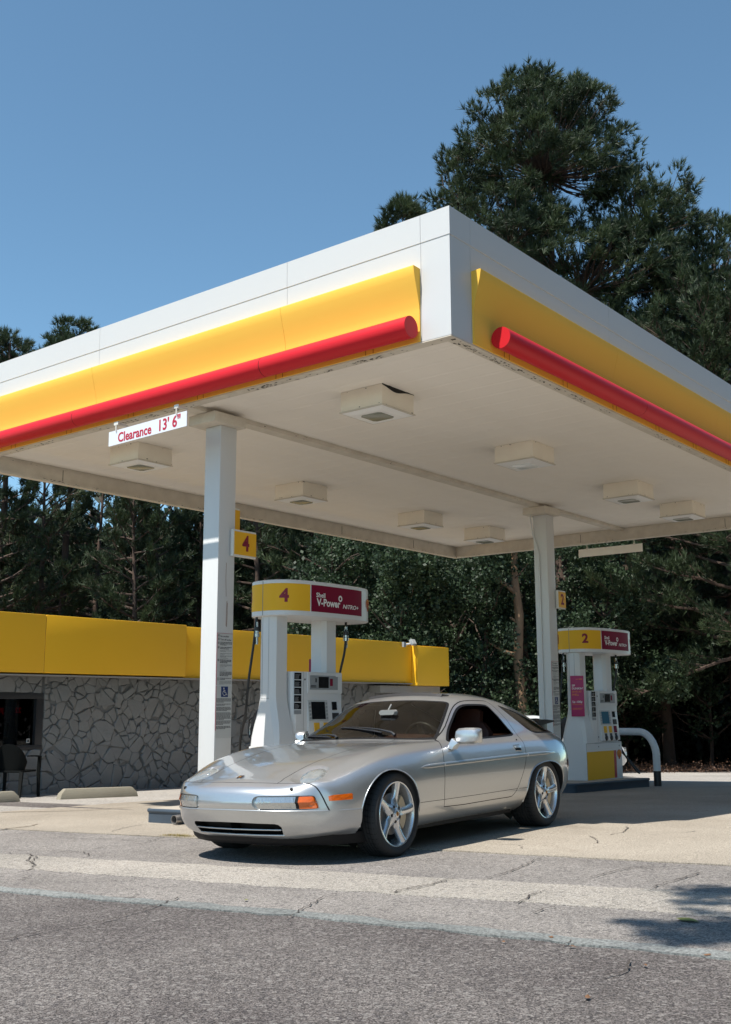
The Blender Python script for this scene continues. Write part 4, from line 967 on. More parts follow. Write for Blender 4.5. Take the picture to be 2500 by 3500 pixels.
        for j in range(5):
            t = R(64)+2*math.pi*j/5; mb.lathe([(0,0),(.0125,0),(.0125,-.03),(0,-.03)], 16, M=Matrix.Translation((.055*math.cos(t), -.0102, .055*math.sin(t))) @ W2)
        mb.build('lug_hole', M_black, w, smooth=40)
        MB().lathe([(0,.0025),(.020,.002),(.0265,-.001),(.0265,-.005)], 28, M=W2).build('centre_cap', M_rim, w, smooth=40)
        mb = MB(); mb.lathe([(0,.0032),(.016,.003),(.017,.001)], 20, M=W2); cc = mb.build('crest', M_gold, w, smooth=40)
        MB().box((-.006,.0030,-.008), (.004,.0042,.009)).build('crest_mark', M_crest, cc)
        MB().lathe([(0,-.058),(.150,-.058),(.152,-.062),(.152,-.080),(0,-.080)], 48, M=W2).build('brake_disc', M_disc, w, smooth=30)
        cal = []
        for i in range(12):
            t = R(60 if False else 130)+R(95)*i/11; c, s_ = math.cos(t), math.sin(t)
            cal.append([(.095*c, -.030, .095*s_), (.165*c, -.030, .165*s_), (.168*c, -.045, .168*s_), (.168*c, -.10, .168*s_), (.095*c,-.10,.095*s_)])
        MB().loft(cal).build('brake_caliper', M_cal, w, smooth=40)
        MB().lathe([(0,-.09),(.195,-.09),(.195,-.12),(0,-.12)], 32, M=W2).build('brake_shield', M_black, w)
        return w
    for sg in (1,-1):
        make_wheel(0.0, .865, sg, .311, .225); make_wheel(-2.50, .895, sg, .311, .255)
    # mirrors
    def mirror(sg, folded):
        r = empty('door_mirror', (-.86, .905*sg, .0)); r.parent = car
        rings = []
        for u, (yy, x0, x1, z0, z1) in enumerate([(.0,-.035,.030,.820,.895),(.012,-.045,.045,.806,.912),(.035,-.050,.055,.798,.922),(.10,-.050,.060,.796,.926),(.175,-.048,.055,.798,.925),(.205,-.044,.040,.804,.918),(.218,-.036,.022,.818,.906)]):
            c = .014
            rings.append([(x0,yy*sg,z0),(x1-c*2.2,yy*sg,z0),(x1-c*.4,yy*sg,z0+c*1.3),(x1,yy*sg,z0+c*3),(x1,yy*sg,z1-c*3),(x1-c*.5,yy*sg,z1-c*1.2),(x1-c*2.4,yy*sg,z1),(x0,yy*sg,z1)])
        hs = MB().loft(rings).build('mirror_housing', M_paint, r, smooth=32)
        MB().box((-.0525,.02*sg if sg > 0 else -.195,.825), (-.0505,.195 if sg > 0 else -.02,.903)).build('mirror_glass', M_chrome, hs)
        st = [[(.05,-.065*sg,.765),(-.045,-.065*sg,.765),(-.045,-.025*sg,.752),(.05,-.025*sg,.752)],[(.045,-.055*sg,.80),(-.035,-.055*sg,.80),(-.035,.0*sg,.785),(.045,0*sg,.785)],[(.035,-.03*sg,.845),(-.03,-.03*sg,.845),(-.03,.03*sg,.806),(.035,.03*sg,.806)]]
        MB().loft(st).build('mirror_foot', M_paint, r, bevel=.006); return r
    mirror(1, False); m2 = mirror(-1, True); m2.location = (-1.02,-.865,.0); m2.rotation_euler = (0,0,R(-62))
    # door handle, lock, antenna, wipers, spoiler, crest, washers, tail lamp
    for sg in (1,-1):
        y = sy(-1.985,.735); mb = MB()
        fr = [(-1.922,.758),(-2.040,.762),(-2.048,.700),(-1.925,.706)]
        mb.add([(x,(sy(x,z)+.002)*sg,z) for x, z in fr]+[(x*.90+(-1.984)*.10,(sy(x,z)+.003)*sg,z*.84+.732*.16) for x, z in fr], [(0,1,5,4),(1,2,6,5),(2,3,7,6),(3,0,4,7)])
        d = mb.build('door_handle', M_paint, car); 
        mb = MB(); fr2 = [(x*.90-1.984*.10, z*.84+.732*.16) for x, z in fr]; mb.add([(x,(sy(x,z)+.0022)*sg,z) for x, z in fr2], [(0,1,2,3)]); mb.build('handle_recess', M_black, d)
        q = [(-1.930,.752),(-2.034,.755),(-2.034,.733),(-1.932,.730)]
        mb = MB(); mb.add([(x,(sy(x,z)+.002)*sg,z) for x, z in q]+[(x,(sy(x,z)+.016)*sg,z) for x, z in q], [(0,1,2,3),(4,5,6,7),(0,1,5,4),(1,2,6,5),(2,3,7,6),(3,0,4,7)]); mb.build('handle_flap', M_paint, d, bevel=.003)
        MB().lathe([(0,.004),(.009,.004),(.011,0)], 14, M=Matrix.Translation((-2.055,sy(-2.055,.800)*sg,.800)) @ (W2 if sg > 0 else W2 @ Matrix.Rotation(math.pi,4,'X'))).build('door_lock', M_black, car)
        # tail lamp wraps round the corner
        P = [(-3.06,.50),(-3.06,.585),(-3.30,.600),(-3.42,.600),(-3.42,.50),(-3.30,.495)]
        mb = MB(); pts = [(x,(sy(x,z)+.004)*sg,z) for x, z in P]; n = len(P)
        xs_l = np.linspace(-3.05,-3.44,9); vs = []
        for x in xs_l: vs += [(x,(sy(x,.505)+.003)*sg,.505),(x,(sy(x,.545)+.0045)*sg,.545),(x,(sy(x,.587)+.003)*sg,.587)]
        mb.add(vs, [(3*i+k,3*i+k+1,3*i+k+4,3*i+k+3) for i in range(8) for k in range(2)]); mb.build('tail_lamp', M_redlens, car, smooth=60)
        # headlamp washers
        MB().lathe([(0,.010),(.011,.008),(.014,0)], 16, M=Matrix.Translation((sx(.517,.533),.517*sg,.533)) @ Matrix.Rotation(R(62),4,'Y')).build('washer_jet', M_black, bump, smooth=40)
    def wiper(px, py, tipx, tipy, bl):
        r = MB(); z0 = sz(px,py)+.012; 
        up = lambda x, y, h: (x, y, bvh.ray_cast(Vector((x, abs(y), 2)), Vector((0,0,-1)))[0].z+h)
        A0 = up(px,py,.010); mid = up(px*.5+tipx*.5, py*.5+tipy*.5,.030); e = up(tipx,tipy,.022)
        r.tube([A0, up(px*.9+tipx*.1, py*.9+tipy*.1,.028), mid, e], [.016,.011,.007,.005], 8)
        dirv = Vector((tipx-px, tipy-py)).normalized()
        b0 = Vector((tipx,tipy))-dirv*bl*.5; b1 = Vector((tipx,tipy))+dirv*bl*.5; n = 10
        r.tube([up(b0.x+(b1.x-b0.x)*i/n, b0.y+(b1.y-b0.y)*i/n, .007) for i in range(n+1)], .0065, 6)
        r.tube([up(b0.x+(b1.x-b0.x)*i/n, b0.y+(b1.y-b0.y)*i/n, .007+.014*math.sin(math.pi*i/n)) for i in range(n+1)], .004, 6)
        r.build('wiper', M_blackp, car, smooth=60)
    wiper(-.765, .36, -.84, -.04, .50); wiper(-.70, -.20, -.80, -.47, .38)
    for y in (-.02,.30):
        pass
    rings = []
    for y in np.linspace(-.56, .56, 25):
        u = abs(y)/.56; x0 = -3.26+.16*u**2; x1 = -3.60+.13*u**2.2; z1 = .988-.012*u; th_ = .060*(1-.55*u**4)
        rings.append([(x0,y,z1-.050-.010*u),(x0+.012,y,z1-.028),(x0-.03,y,z1-.004),((x0+x1)/2,y,z1+.002),(x1,y,z1-.008),(x1-.006,y,z1-.022),((x0+x1)/2,y,z1-.030-th_*.5)])
    MB().loft(rings).build('rear_spoiler', M_black, car, smooth=40)
    for sg in (1,-1): MB().loft([[(x,(.42 if k else .50)*sg,z) for x, z in ((-3.26,.82),(-3.42,.82),(-3.44,.955),(-3.28,.950))] for k in (0,1)]).build('spoiler_foot', M_blackp, car, bevel=.005)
    # hood crest
    cr = MB(); zc = sz(.785,0.0)
    out = [(.030,0),(.024,.020),(.004,.027),(-.022,.026),(-.030,.018),(-.030,-.018),(-.022,-.026),(.004,-.027),(.024,-.020)]
    mt = Matrix.Translation((.785,0,zc+.0015)) @ Matrix.Rotation(R(21),4,'Y')
    cr.prism([(a,b) for a, b in out], 0, .004, M=mt); cre = cr.build('hood_crest', M_chrome, car)
    MB().prism([(a*.86,b*.86) for a, b in out], .0041, .0052, M=mt).build('crest_field', mat('crest_dark', (.035,.02,.016), .5), cre)
    MB().prism([(a*.36,b*.36) for a, b in out], .0053, .006, M=mt).build('crest_shield', M_gold, cre)
    MB().loft([[(-1.475,y,sz(-1.475,abs(y))+.001),(-1.50,y,sz(-1.50,abs(y))+.022),(-1.515,y,sz(-1.515,abs(y))+.020),(-1.50,y,sz(-1.50,abs(y))+.004)] for y in np.linspace(-.40,.40,15)]).build('sunroof_deflector', M_blackp, car)
    MB().loft([[(-1.52,y,sz(-1.52,abs(y))-.004),(-1.52,y,sz(-1.52,abs(y))+.003),(-1.60,y,sz(-1.60,abs(y))+.004),(-1.60,y,sz(-1.60,abs(y))-.004)] for y in np.linspace(-.41,.41,15)]).build('sunroof_gap', M_black, car)
    # interior
    cabin = empty('cabin', (0,0,0)); cabin.parent = car
    mb = MB(); n = 9; rings = []
    for y in np.linspace(-.70,.70,15):
        u = abs(y)/.7; rings.append([(-.78,y,.80),(-.80,y,.835-.01*u),(-1.00,y,.858-.02*u+(.035 if .18 < y < .56 else 0)),(-1.10,y,.845-.02*u+(.030 if .18 < y < .56 else 0)),(-1.14,y,.78),(-1.10,y,.60),(-1.0,y,.40),(-.75,y,.40)])
    mb.loft(rings).build('dashboard', M_leather, cabin, smooth=40)
    MB().box((-3.1,-.66,.30), (-.75,.66,.34)).build('cabin_floor', M_interior, cabin); MB().box((-3.15,-.66,.34), (-3.12,.66,.84)).build('boot_wall', M_interior, cabin)
    MB().box((-3.10,-.64,.60), (-2.62,.64,.64)).build('parcel_floor', M_interior, cabin)
    def rr(y0, y1, z0, z1, x, c=.05): return [(x,y0+c,z0),(x,y1-c,z0),(x,y1,z0+c),(x,y1,z1-c),(x,y1-c,z1),(x,y0+c,z1),(x,y0,z1-c),(x,y0,z0+c)]
    for yc in (.37,-.37):
        MB().loft([rr(yc-.24,yc+.24,.42,.56,-1.42),rr(yc-.26,yc+.26,.40,.58,-1.50),rr(yc-.26,yc+.26,.40,.56,-1.85)]).build('seat_cushion', M_leather, cabin, bevel=.012)
        sb = []
        for z, x, hw, t in ((.50,-1.82,.25,.14),(.70,-1.88,.265,.15),(.88,-1.95,.24,.13),(.955,-1.98,.17,.10),(.975,-1.985,.13,.09),(1.06,-2.01,.13,.09),(1.09,-2.02,.10,.06)):
            sb.append([(x,yc-hw,z),(x+.03,yc-hw*.5,z),(x+.03,yc+hw*.5,z),(x,yc+hw,z),(x-t,yc+hw*.9,z),(x-t,yc-hw*.9,z)])
        MB().loft(sb).build('seat_back', M_leather, cabin, smooth=50)
        MB().loft([rr(yc-.20,yc+.20,.55,.84,-2.45,.08),rr(yc-.22,yc+.22,.50,.86,-2.58,.08)]).build('rear_seat', M_leather, cabin, bevel=.01)
    pts = [(0,.185*math.cos(t),.185*math.sin(t)) for t in np.linspace(0,2*math.pi,41)]
    Wm = Matrix.Translation((-1.22,.37,.80)) @ Matrix.Rotation(R(22),4,'Y')
    stw = MB().tube([Wm @ Vector(p) for p in pts], .014, 10, caps=False)
    for t in (R(95),R(215),R(325)): stw.tube([Wm @ Vector((-.0,0,0)), Wm @ Vector((0,.185*math.cos(t),.185*math.sin(t)))], [.03,.014], 8)
    stw.tube([Wm @ Vector((-.01,0,0)), Wm @ Vector((.16,0,-.02))], .035, 12); stw.tube([Wm @ Vector((-.03,0,0)), Wm @ Vector((.01,0,0))], .055, 16); stw.build('steering_wheel', mat('worn_black_leather', (.035,.028,.024), .4), cabin, smooth=50)
    mb = MB(); mb.loft([rr(.02,.20,1.045,1.095,-1.06,.014), rr(.03,.19,1.05,1.09,-1.02,.014)]); mb.tube([(-1.05,.11,1.09),(-1.10,.11,1.14)], .008, 8)
    mb.build('rear_view_mirror', mat('mirror_grey', (.20,.20,.19), .25), cabin)
    bm.free()
build_coupe()
# ------------------------------------------------------------------ pump islands
M_kerb = mat('island_kerb_paint', (.05,.072,.098), .6, noise=.45, nscale=6., col2=(.035,.045,.06), bump=.2, bscale=30)
M_isl = mat('island_concrete', (.40,.355,.29), .85, noise=.3, nscale=4, col2=(.28,.24,.19), bump=.25)
def island(x0, x1, y0, y1, label):
    zc = g((x0+x1)/2,(y0+y1)/2); xa = x0
    r = empty('pump_island', (x0,(y0+y1)/2,g(x0,(y0+y1)/2)), 0, label, 'kerb island', 'raised pump islands')
    rb = .10; hw = (y1-y0)/2; L = x1-x0
    def outl(o):
        pts = []
        for cx, cy, a0 in ((L-rb,hw-rb,0),(rb,hw-rb,90),(rb,-hw+rb,180),(L-rb,-hw+rb,270)):
            for k in range(7): t = R(a0+15*k); pts.append((cx+(rb+o)*math.cos(t), cy+(rb+o)*math.sin(t)))
        return pts
    def zg(x, y): return g(x0+x, (y0+y1)/2+y)-g(x0,(y0+y1)/2)
    rings = []
    for o, z in ((0,-.03),(0,.108),(.012,.118),(.018,.135),(.010,.150),(-.012,.153)): rings.append([(x,y,zg(x,y)+z if z > 0 else zg(x,y)-.03) for x, y in outl(o)])
    MB().loft(rings, caps=False).build('kerb_face', M_kerb, r, smooth=50)
    MB().loft([[(x,y,zg(x,y)+.10) for x, y in outl(-.012)],[(x,y,zg(x,y)+.1525) for x, y in outl(-.012)]]).build('island_top', M_isl, r)
    return r
island(.30, 3.9, 2.93, 4.24, 'blue-grey kerbed island under the near pump with a rusty pipe end')
island(7.5, 10.25, 2.93, 4.24, 'shaded kerbed island under the far pump')
pp = empty('pipe_end', (.30,3.66,g(.3,3.66)+.062), 0, 'short rusty steel pipe sticking out of the near island kerb', 'pipe')
mb = MB(); mb.tube([(.06,0,0),(-.10,0,0)], .046, 20, caps=False); mb.tube([(-.10,0,0),(.06,0,0)], .040, 20, caps=False)
vs = [(-.10,.046*math.cos(t),.046*math.sin(t)) for t in np.linspace(0,2*math.pi,21)[:-1]]+[(-.10,.040*math.cos(t),.040*math.sin(t)) for t in np.linspace(0,2*math.pi,21)[:-1]]
mb.add(vs, [(i,(i+1)%20,20+(i+1)%20,20+i) for i in range(20)])
mb.build('pipe', mat('galvanised_pipe', (.42,.42,.42), .35, .8, noise=.5, nscale=12, col2=(.25,.16,.09)), pp, smooth=50, fix=False)
MB().lathe([(0,0),(.040,0)], 20, M=Matrix.Translation((.02,0,0)) @ Matrix.Rotation(R(-90),4,'Y')).build('rusty_bore', mat('bore_rust', (.30,.13,.05), .9, noise=.5, nscale=20), pp)

# ------------------------------------------------------------------ fuel dispensers
M_pw = mat('pump_white', (.70,.705,.70), .33, noise=.10, nscale=2.5, col2=(.62,.61,.58))
M_pgrey = mat('pump_line', (.25,.25,.25), .6); M_screen = mat('screen_black', (.008,.009,.011), .25, spec=.25); M_screenb = mat('screen_blue', (.05,.16,.24), .2)
M_bezel = mat('bezel_grey', (.28,.30,.31), .4); M_py = mat('pump_yellow', (.82,.45,.03), .5, spec=.2, noise=.1, nscale=3); M_mar = mat('maroon_panel', (.19,.005,.03), .55, spec=.15)
M_lit = mat('letter_white', (.78,.77,.75), .4); M_hose = mat('hose_rubber', (.012,.012,.012), .4); M_metal = mat('steel_fitting', (.55,.55,.54), .25, .9)
def lens_outline(L, W, e, n=80):
    out = []
    for k in range(n):
        t = 2*math.pi*k/n; c, s = math.cos(t), math.sin(t)
        out.append((L*abs(c)**(2/e)*math.copysign(1,c), W*abs(s)**(2/e)*math.copysign(1,s)))
    return out
def valance_y(x, L, W, e): return W*(1-min(1,abs(x)/L)**e)**(1/e)
def scallop(mb, M, h, d=.001):
    n = 14; w = h*.54; pts = []
    for k in range(n+1):
        t = math.pi*(1-k/n); rr = 1+.05*abs(math.sin(t*7)); pts.append((w*math.cos(t)*rr, h*.10+h*.42*math.sin(t)*rr))
    pts += [(w*.72,-h*.18),(w*.34,-h*.36),(w*.34,-h*.50),(-w*.34,-h*.50),(-w*.34,-h*.36),(-w*.72,-h*.18)]
    mb.prism(pts, -d, 0, 0, M); mb.prism([(x*.84,y*.84) for x, y in pts], 0, d, 1, M)
    for k in range(-3,4):
        a = R(k*21); x1, y1 = math.sin(a)*w*.80, h*.05+math.cos(a)*h*.33
        mb.add([(x1-.006*h/.2,y1,d*1.6),(x1+.006*h/.2,y1,d*1.6),(x1*.18+.004*h/.2,-h*.38,d*1.6),(x1*.18-.004*h/.2,-h*.38,d*1.6)], [(0,1,2,3)], 0, M)
def dispenser():
    r = empty('fuel_pump', (0,0,0)); E_, LL, WW, VX = 3.0, .85, .40, .22
    # cabinet foot with coloured panel on both sides
    MB().box((-.60,-.225,0), (.60,.225,.615), ch=.01).build('base_cabinet', M_pw, r, bevel=.004)
    for s in (-1,1):
        y = -.225 if s < 0 else .225; a, b = (y-.004, y+.001) if s < 0 else (y-.001, y+.004)
        MB().box((-.585,a,.02), (.30,b,.47)).build('yellow_panel', M_py, r); MB().box((.301,a,.02), (.385,b,.47)).build('red_stripe', mat('stripe_red', (.36,.012,.03), .35), r)
        mb = MB(); scallop(mb, face_matrix((.49,a if s < 0 else b,.40), (-s,0,0), (0,0,1)), .15); mb.build('shell_emblem', [M_redprint, M_py], r)
        mb = MB(); mb.box((-.585,a,.600), (.59,b,.606)); mb.box((-.590,a,.0), (-.586,b,.60)); mb.lathe([(0,.003),(.012,.003),(.012,-.002)], 12, M=face_matrix((-.2,a if s < 0 else b,.545),(1,0,0),(0,0,1)) if s < 0 else face_matrix((-.2,b,.545),(-1,0,0),(0,0,1)))
        mb.lathe([(0,.003),(.012,.003),(.012,-.002)], 12, M=face_matrix((.5,a if s < 0 else b,.545),(-s,0,0),(0,0,1))); mb.build('panel_seam', M_pgrey, r)
    # electronics head
    hd = MB(); hd.box((-.30,-.185,.6155), (.60,.185,1.46), ch=.045); head = hd.build('head', M_pw, r, bevel=.006)
    for s in (-1,1):
        def F(x, z, o=0.): return (x, s*(.185+o), z)
        def plate(x0, z0, x1, z1, o, m, name, t=.006, tilt=0., par=head):
            q = [(x0,z0),(x1,z0),(x1,z1),(x0,z1)]
            vs = [F(x,z,o+(tilt*(z1-z)/(z1-z0))) for x, z in q]+[F(x,z,o-t) for x, z in q]
            return MB().add(vs, [(0,1,2,3),(7,6,5,4),(0,4,5,1),(1,5,6,2),(2,6,7,3),(3,7,4,0)]).build(name, m, par)
        plate(-.06,1.215,.55,1.45,.012,M_pw,'display_panel',.02); d = plate(-.03,1.255,.47,1.42,.016,M_bezel,'display_bezel',.006)
        plate(.12,1.275,.30,1.405,.0185,M_screen,'price_screen',.003,par=d); plate(.325,1.30,.375,1.385,.0185,M_mar,'warning_label',.003,par=d)
        mb = MB(); [mb.box((-.02,s*.2025 if s > 0 else -.2045,z), (.075,s*.2045 if s > 0 else -.2025,z+.009)) for z in (1.28,1.295)]; mb.box((.06,s*.2025 if s > 0 else -.2045,1.34), (.085,s*.2045 if s > 0 else -.2025,1.385)); mb.build('display_print', M_ink, d)
        # sloping keypad panel below
        q = [(-.06,.64),(.55,.64),(.55,1.205),(-.06,1.205)]
        vs = [F(x,z,.045 if z < 1 else -.01) for x, z in q]+[F(x,z,-.03) for x, z in q]
        MB().add(vs, [(0,1,2,3),(7,6,5,4),(0,4,5,1),(1,5,6,2),(2,6,7,3),(3,7,4,0)]).build('control_panel', M_pw, head, bevel=.004)
        def sl(z): return -.01+.055*(1.205-z)/.565
        def sp(x0, z0, x1, z1, o, m, name, par=head):
            vs = [F(x0,z0,sl(z0)+o),F(x1,z0,sl(z0)+o),F(x1,z1,sl(z1)+o),F(x0,z1,sl(z1)+o)]+[F(x0,z0,sl(z0)-.004),F(x1,z0,sl(z0)-.004),F(x1,z1,sl(z1)-.004),F(x0,z1,sl(z1)-.004)]
            return MB().add(vs, [(0,1,2,3),(7,6,5,4),(0,4,5,1),(1,5,6,2),(2,6,7,3),(3,7,4,0)]).build(name, m, par)
        bz = sp(-.055,.895,.285,1.135,.010,mat('screen_bezel', (.52,.53,.51), .45),'screen_bezel'); sp(-.005,.915,.235,1.115,.013,'SCR','main_screen',bz) if False else sp(-.005,.915,.235,1.115,.013,M_screen,'main_screen',bz)
        mb = MB()
        for k in range(5):
            for xx in (-.045,.248):
                z = .915+.042*k; mb.add([F(xx,z,sl(z)+.0125),F(xx+.028,z,sl(z)+.0125),F(xx+.028,z+.024,sl(z)+.0125),F(xx,z+.024,sl(z)+.0125)], [(0,1,2,3)])
        mb.build('soft_key', M_bezel, bz)
        sp(.375,1.02,.455,1.115,.010,M_screen,'card_slot'); sp(.37,.90,.48,.985,.012,M_blackp,'keypad'); sp(.385,1.15,.405,1.185,.004,M_ink,'small_icon')
        for x, m in ((.03,M_py),(.20,M_py),(.37,M_mar)):
            gb_ = sp(x,.765,x+.09,.875,.009,m,'grade_label'); sp(x+.01,.715,x+.08,.755,.006,M_ink,'octane_print')
            MB().lathe([(0,.02),(.030,.018),(.044,.010),(.048,0)], 18, M=face_matrix(F(x+.05,.68,sl(.68)),(-s,0,0),(0,0,1))).build('grade_button', M_blackp, head, smooth=40)
        for k in range(5):
            plate(-.285,1.37-.085*k,-.165,1.445-.085*k,.001,M_screen,'side_sticker',.003)
            mb = MB(); y = s*.1865; [mb.box((-.275,min(y,y+s*.0012),1.38-.085*k+.013*q), (-.275+random.uniform(.05,.09),max(y,y+s*.0012),1.384-.085*k+.013*q)) for q in range(4)]; mb.build('sticker_print', M_bezel, head)
        plate(-.285,.975,-.165,1.02,.0009,M_bezel,'grey_sticker',.003)
        MB().lathe([(0,.003),(.011,.003),(.011,-.002)], 12, M=face_matrix(F(-.105,1.37),(-s,0,0),(0,0,1))).build('key_lock', M_ink, head)
        MB().lathe([(0,.003),(.011,.003),(.011,-.002)], 12, M=face_matrix(F(-.11,.70),(-s,0,0),(0,0,1))).build('key_lock', M_ink, head)
        mb = MB(); mb.box((-.13,s*.186 if s > 0 else -.1875,.62), (-.127,s*.1875 if s > 0 else -.186,1.455)); mb.build('head_seam', M_pgrey, head)
        mb = MB(); mb.box((.43,s*.2015 if s > 0 else -.203,1.41), (.53,s*.203 if s > 0 else -.2015,1.445)); mb.build('corner_label', M_lit, head)
    # end column that flares into the foot, and the second column
    rings = []
    for z, hy, hx0, hx1, c in ((.0,.2265,-.6035,-.30,.045),(.60,.2265,-.6035,-.30,.045),(.72,.218,-.600,-.30,.05),(.85,.195,-.592,-.305,.06),(.97,.165,-.584,-.31,.062),(1.07,.140,-.578,-.315,.062),(1.15,.128,-.575,-.318,.06),(1.22,.125,-.574,-.32,.06),(2.10,.125,-.574,-.32,.06)):
        rings.append([(hx0+c*.8,-hy,z),(hx1-c*.5,-hy,z),(hx1,-hy+c,z),(hx1,hy-c,z),(hx1-c*.5,hy,z),(hx0+c*.8,hy,z),(hx0,hy-c,z),(hx0,-hy+c,z)])
    c1 = MB().loft(rings).build('flared_column', M_pw, r, smooth=22)
    mb = MB(); mb.box((-.5755,-.050,1.15), (-.5738,-.046,2.07)); mb.box((-.5755,.046,1.15), (-.5738,.050,2.07)); mb.box((-.5755,-.065,1.150), (-.5738,.065,1.154)); mb.box((-.52,-.1262,1.150), (-.36,-.1246,1.154)); mb.build('column_seam', M_pgrey, c1)
    rings = [[(.35,-.125,z),(.52,-.125,z),(.58,-.065,z),(.58,.065,z),(.52,.125,z),(.35,.125,z),(.30,.075,z),(.30,-.075,z)] for z in (1.46,2.10)]
    MB().loft(rings).build('column', M_pw, r)
    # valance
    OUT = lens_outline(LL,WW,E_,120)
    rings = [[(x*k+VX,y*k2,z) for x, y in OUT] for k, k2, z in ((.985,.97,2.083),(1,1,2.09),(1,1,2.485),(.99,.98,2.495))]
    va = MB().loft(rings).build('valance', M_pw, r, smooth=30)
    tt = np.linspace(math.pi, 2*math.pi, 1600); ax_ = LL*np.abs(np.cos(tt))**(2/E_)*np.sign(np.cos(tt)); ay_ = WW*np.abs(np.sin(tt))**(2/E_)*np.sign(np.sin(tt))
    arc = np.concatenate([[0], np.cumsum(np.hypot(np.diff(ax_), np.diff(ay_)))])
    def at_arc(q, o, z, s):
        """point o outside the valance, q metres along it from the seam at its left end, on side s"""
        x = np.interp(q, arc, ax_); y = np.interp(q, arc, ay_); x2 = np.interp(q+.01, arc, ax_); y2 = np.interp(q+.01, arc, ay_); x1 = np.interp(q-.01, arc, ax_); y1 = np.interp(q-.01, arc, ay_)
        dx, dy = x2-x1, y2-y1; L_ = math.hypot(dx, dy) or 1; nx, ny = dy/L_, -dx/L_
        return (float(x+nx*o)+VX, float(y+ny*o)*(-s), float(z))
    def band(q0, q1, z0, z1, s, o, m, name, n=30):
        vs = []
        for k in range(n+1): q = q0+(q1-q0)*k/n; vs += [at_arc(q,o,z0,s), at_arc(q,o,z1,s)]
        return MB().add(vs, [(2*k,2*k+2,2*k+3,2*k+1) for k in range(n)]).build(name, m, va, smooth=30)
    M_py2 = mat('valance_yellow', (.84,.47,.03), .5, spec=.2, noise=.06, nscale=2)
    def place_text(body, qc, zc, s, size, off, m, name, shear=0., sp_=1., xs=1., par=va, width=None):
        me = text_mesh(body, size=size, offset=off, depth=.0002, shear=shear, spacing=sp_)
        if 'num' in name:
            b_ = bmesh.new(); b_.from_mesh(me); bmesh.ops.triangulate(b_, faces=b_.faces)
            for _ in range(3): bmesh.ops.subdivide_edges(b_, edges=[e for e in b_.edges if e.calc_length() > .02], cuts=1); bmesh.ops.triangulate(b_, faces=b_.faces)
            b_.to_mesh(me); b_.free()
        if width: w0 = max(v.co.x for v in me.vertices)-min(v.co.x for v in me.vertices); xs = width/w0
        for v in me.vertices: v.co = at_arc(qc+(-s)*v.co.x*xs, .0035+v.co.z, zc+v.co.y, s)
        return link(name, me, m, par)
    for s in (-1,1):
        band(.004, .616, 2.142, 2.452, s, .0018, M_py2, 'yellow_field', 40); band(.632, 1.573, 2.142, 2.452, s, .0018, M_mar, 'maroon_field', 40)
        mir = lambda q: q if s < 0 else 2.205-q
        place_text('Shell', mir(.785), 2.336, s, .074, .022, M_lit, 'lettering', width=.150); place_text('V-Power', mir(.922), 2.252, s, .120, .030, M_lit, 'lettering', width=.412)
        place_text('NiTRO+', mir(1.330), 2.232, s, .068, .022, M_lit, 'lettering', shear=.25, width=.315)
        mb = MB(); n = 24; qc = mir(1.13); zc = 2.322
        P_ = lambda q, z: at_arc(qc+q, .0036, zc+z, s)
        a_ = [P_(.036*math.cos(2*math.pi*k/n), .037*math.sin(2*math.pi*k/n)) for k in range(n)]; b_ = [P_(.017*math.cos(2*math.pi*k/n), .018*math.sin(2*math.pi*k/n)) for k in range(n)]
        mb.add(a_+b_, [(k,(k+1)%n,n+(k+1)%n,n+k) for k in range(n)]); mb.build('round_mark', M_lit, va)
        mb = MB(); p0 = Vector(at_arc(1.775,.0022,2.295,s)); p1 = Vector(at_arc(1.785,.0022,2.295,s)); dr = (p1-p0) if s < 0 else (p0-p1)
        scallop(mb, face_matrix(p0, dr, (0,0,1)), .15, .0015); mb.build('shell_emblem', [M_redprint, M_py2], va)
    mb = MB(); mb.box((VX-.8540,-.003,2.092), (VX-.8495,.003,2.483)); mb.build('valance_seam', M_pgrey, va)
    # hoses with breakaways, nozzles in their boots
    def hose(path, name='hose'):
        P = [Vector(p) for p in path]; out = []
        for i in range(len(P)-1):
            p0 = P[max(i-1,0)]; p3 = P[min(i+2,len(P)-1)]
            for k in range(8):
                t = k/8; out.append(.5*((2*P[i])+(-p0+P[i+1])*t+(2*p0-5*P[i]+4*P[i+1]-p3)*t*t+(-p0+3*P[i]-3*P[i+1]+p3)*t**3))
        out.append(P[-1]); h = MB().tube(out, .0145, 10).build(name, M_hose, r, smooth=60)
        top = P[0]; mb = MB()
        for z0, z1, rr, in ((-.06,-.12,.018),(-.13,-.19,.030),(-.195,-.235,.034),(-.24,-.32,.020)): mb.tube([top+Vector((0,0,z0)), top+Vector((0,0,z1))], rr, 14)
        mb.build('breakaway', [M_metal], h, smooth=40); mb2 = MB(); mb2.tube([top+Vector((0,0,-.12)), top+Vector((0,0,-.165))], .032, 14); mb2.build('breakaway_sleeve', M_blackp, h, smooth=40)
    def nozzle(o, d, name='nozzle'):
        """spout tucked into a boot; o on the cabinet face, d outward"""
        o = Vector(o); d = Vector(d); u = Vector((0,0,1)); sd = d.cross(u)
        mb = MB(); 
        mb.loft([[o+d*a+sd*b+u*c for a, b in ((-.01,-.06),(.07+e,-.05),(.07+e,.05),(-.01,.06))] for c, e in ((-.30,-.03),(-.05,.02),(.14,.0),(.20,-.05))]); mb.build('nozzle_boot', M_blackp, r, bevel=.006)
        mb = MB(); mb.tube([o+d*.085+u*.16, o+d*.12+u*.06, o+d*.135-u*.06, o+d*.13-u*.17], [.020,.030,.030,.024], 10); mb.tube([o+d*.10+u*.13, o+d*.19+u*.08, o+d*.205-u*.02, o+d*.185-u*.12, o+d*.135-u*.15], .009, 8)
        nz = mb.build(name, M_blackp, r, smooth=50)
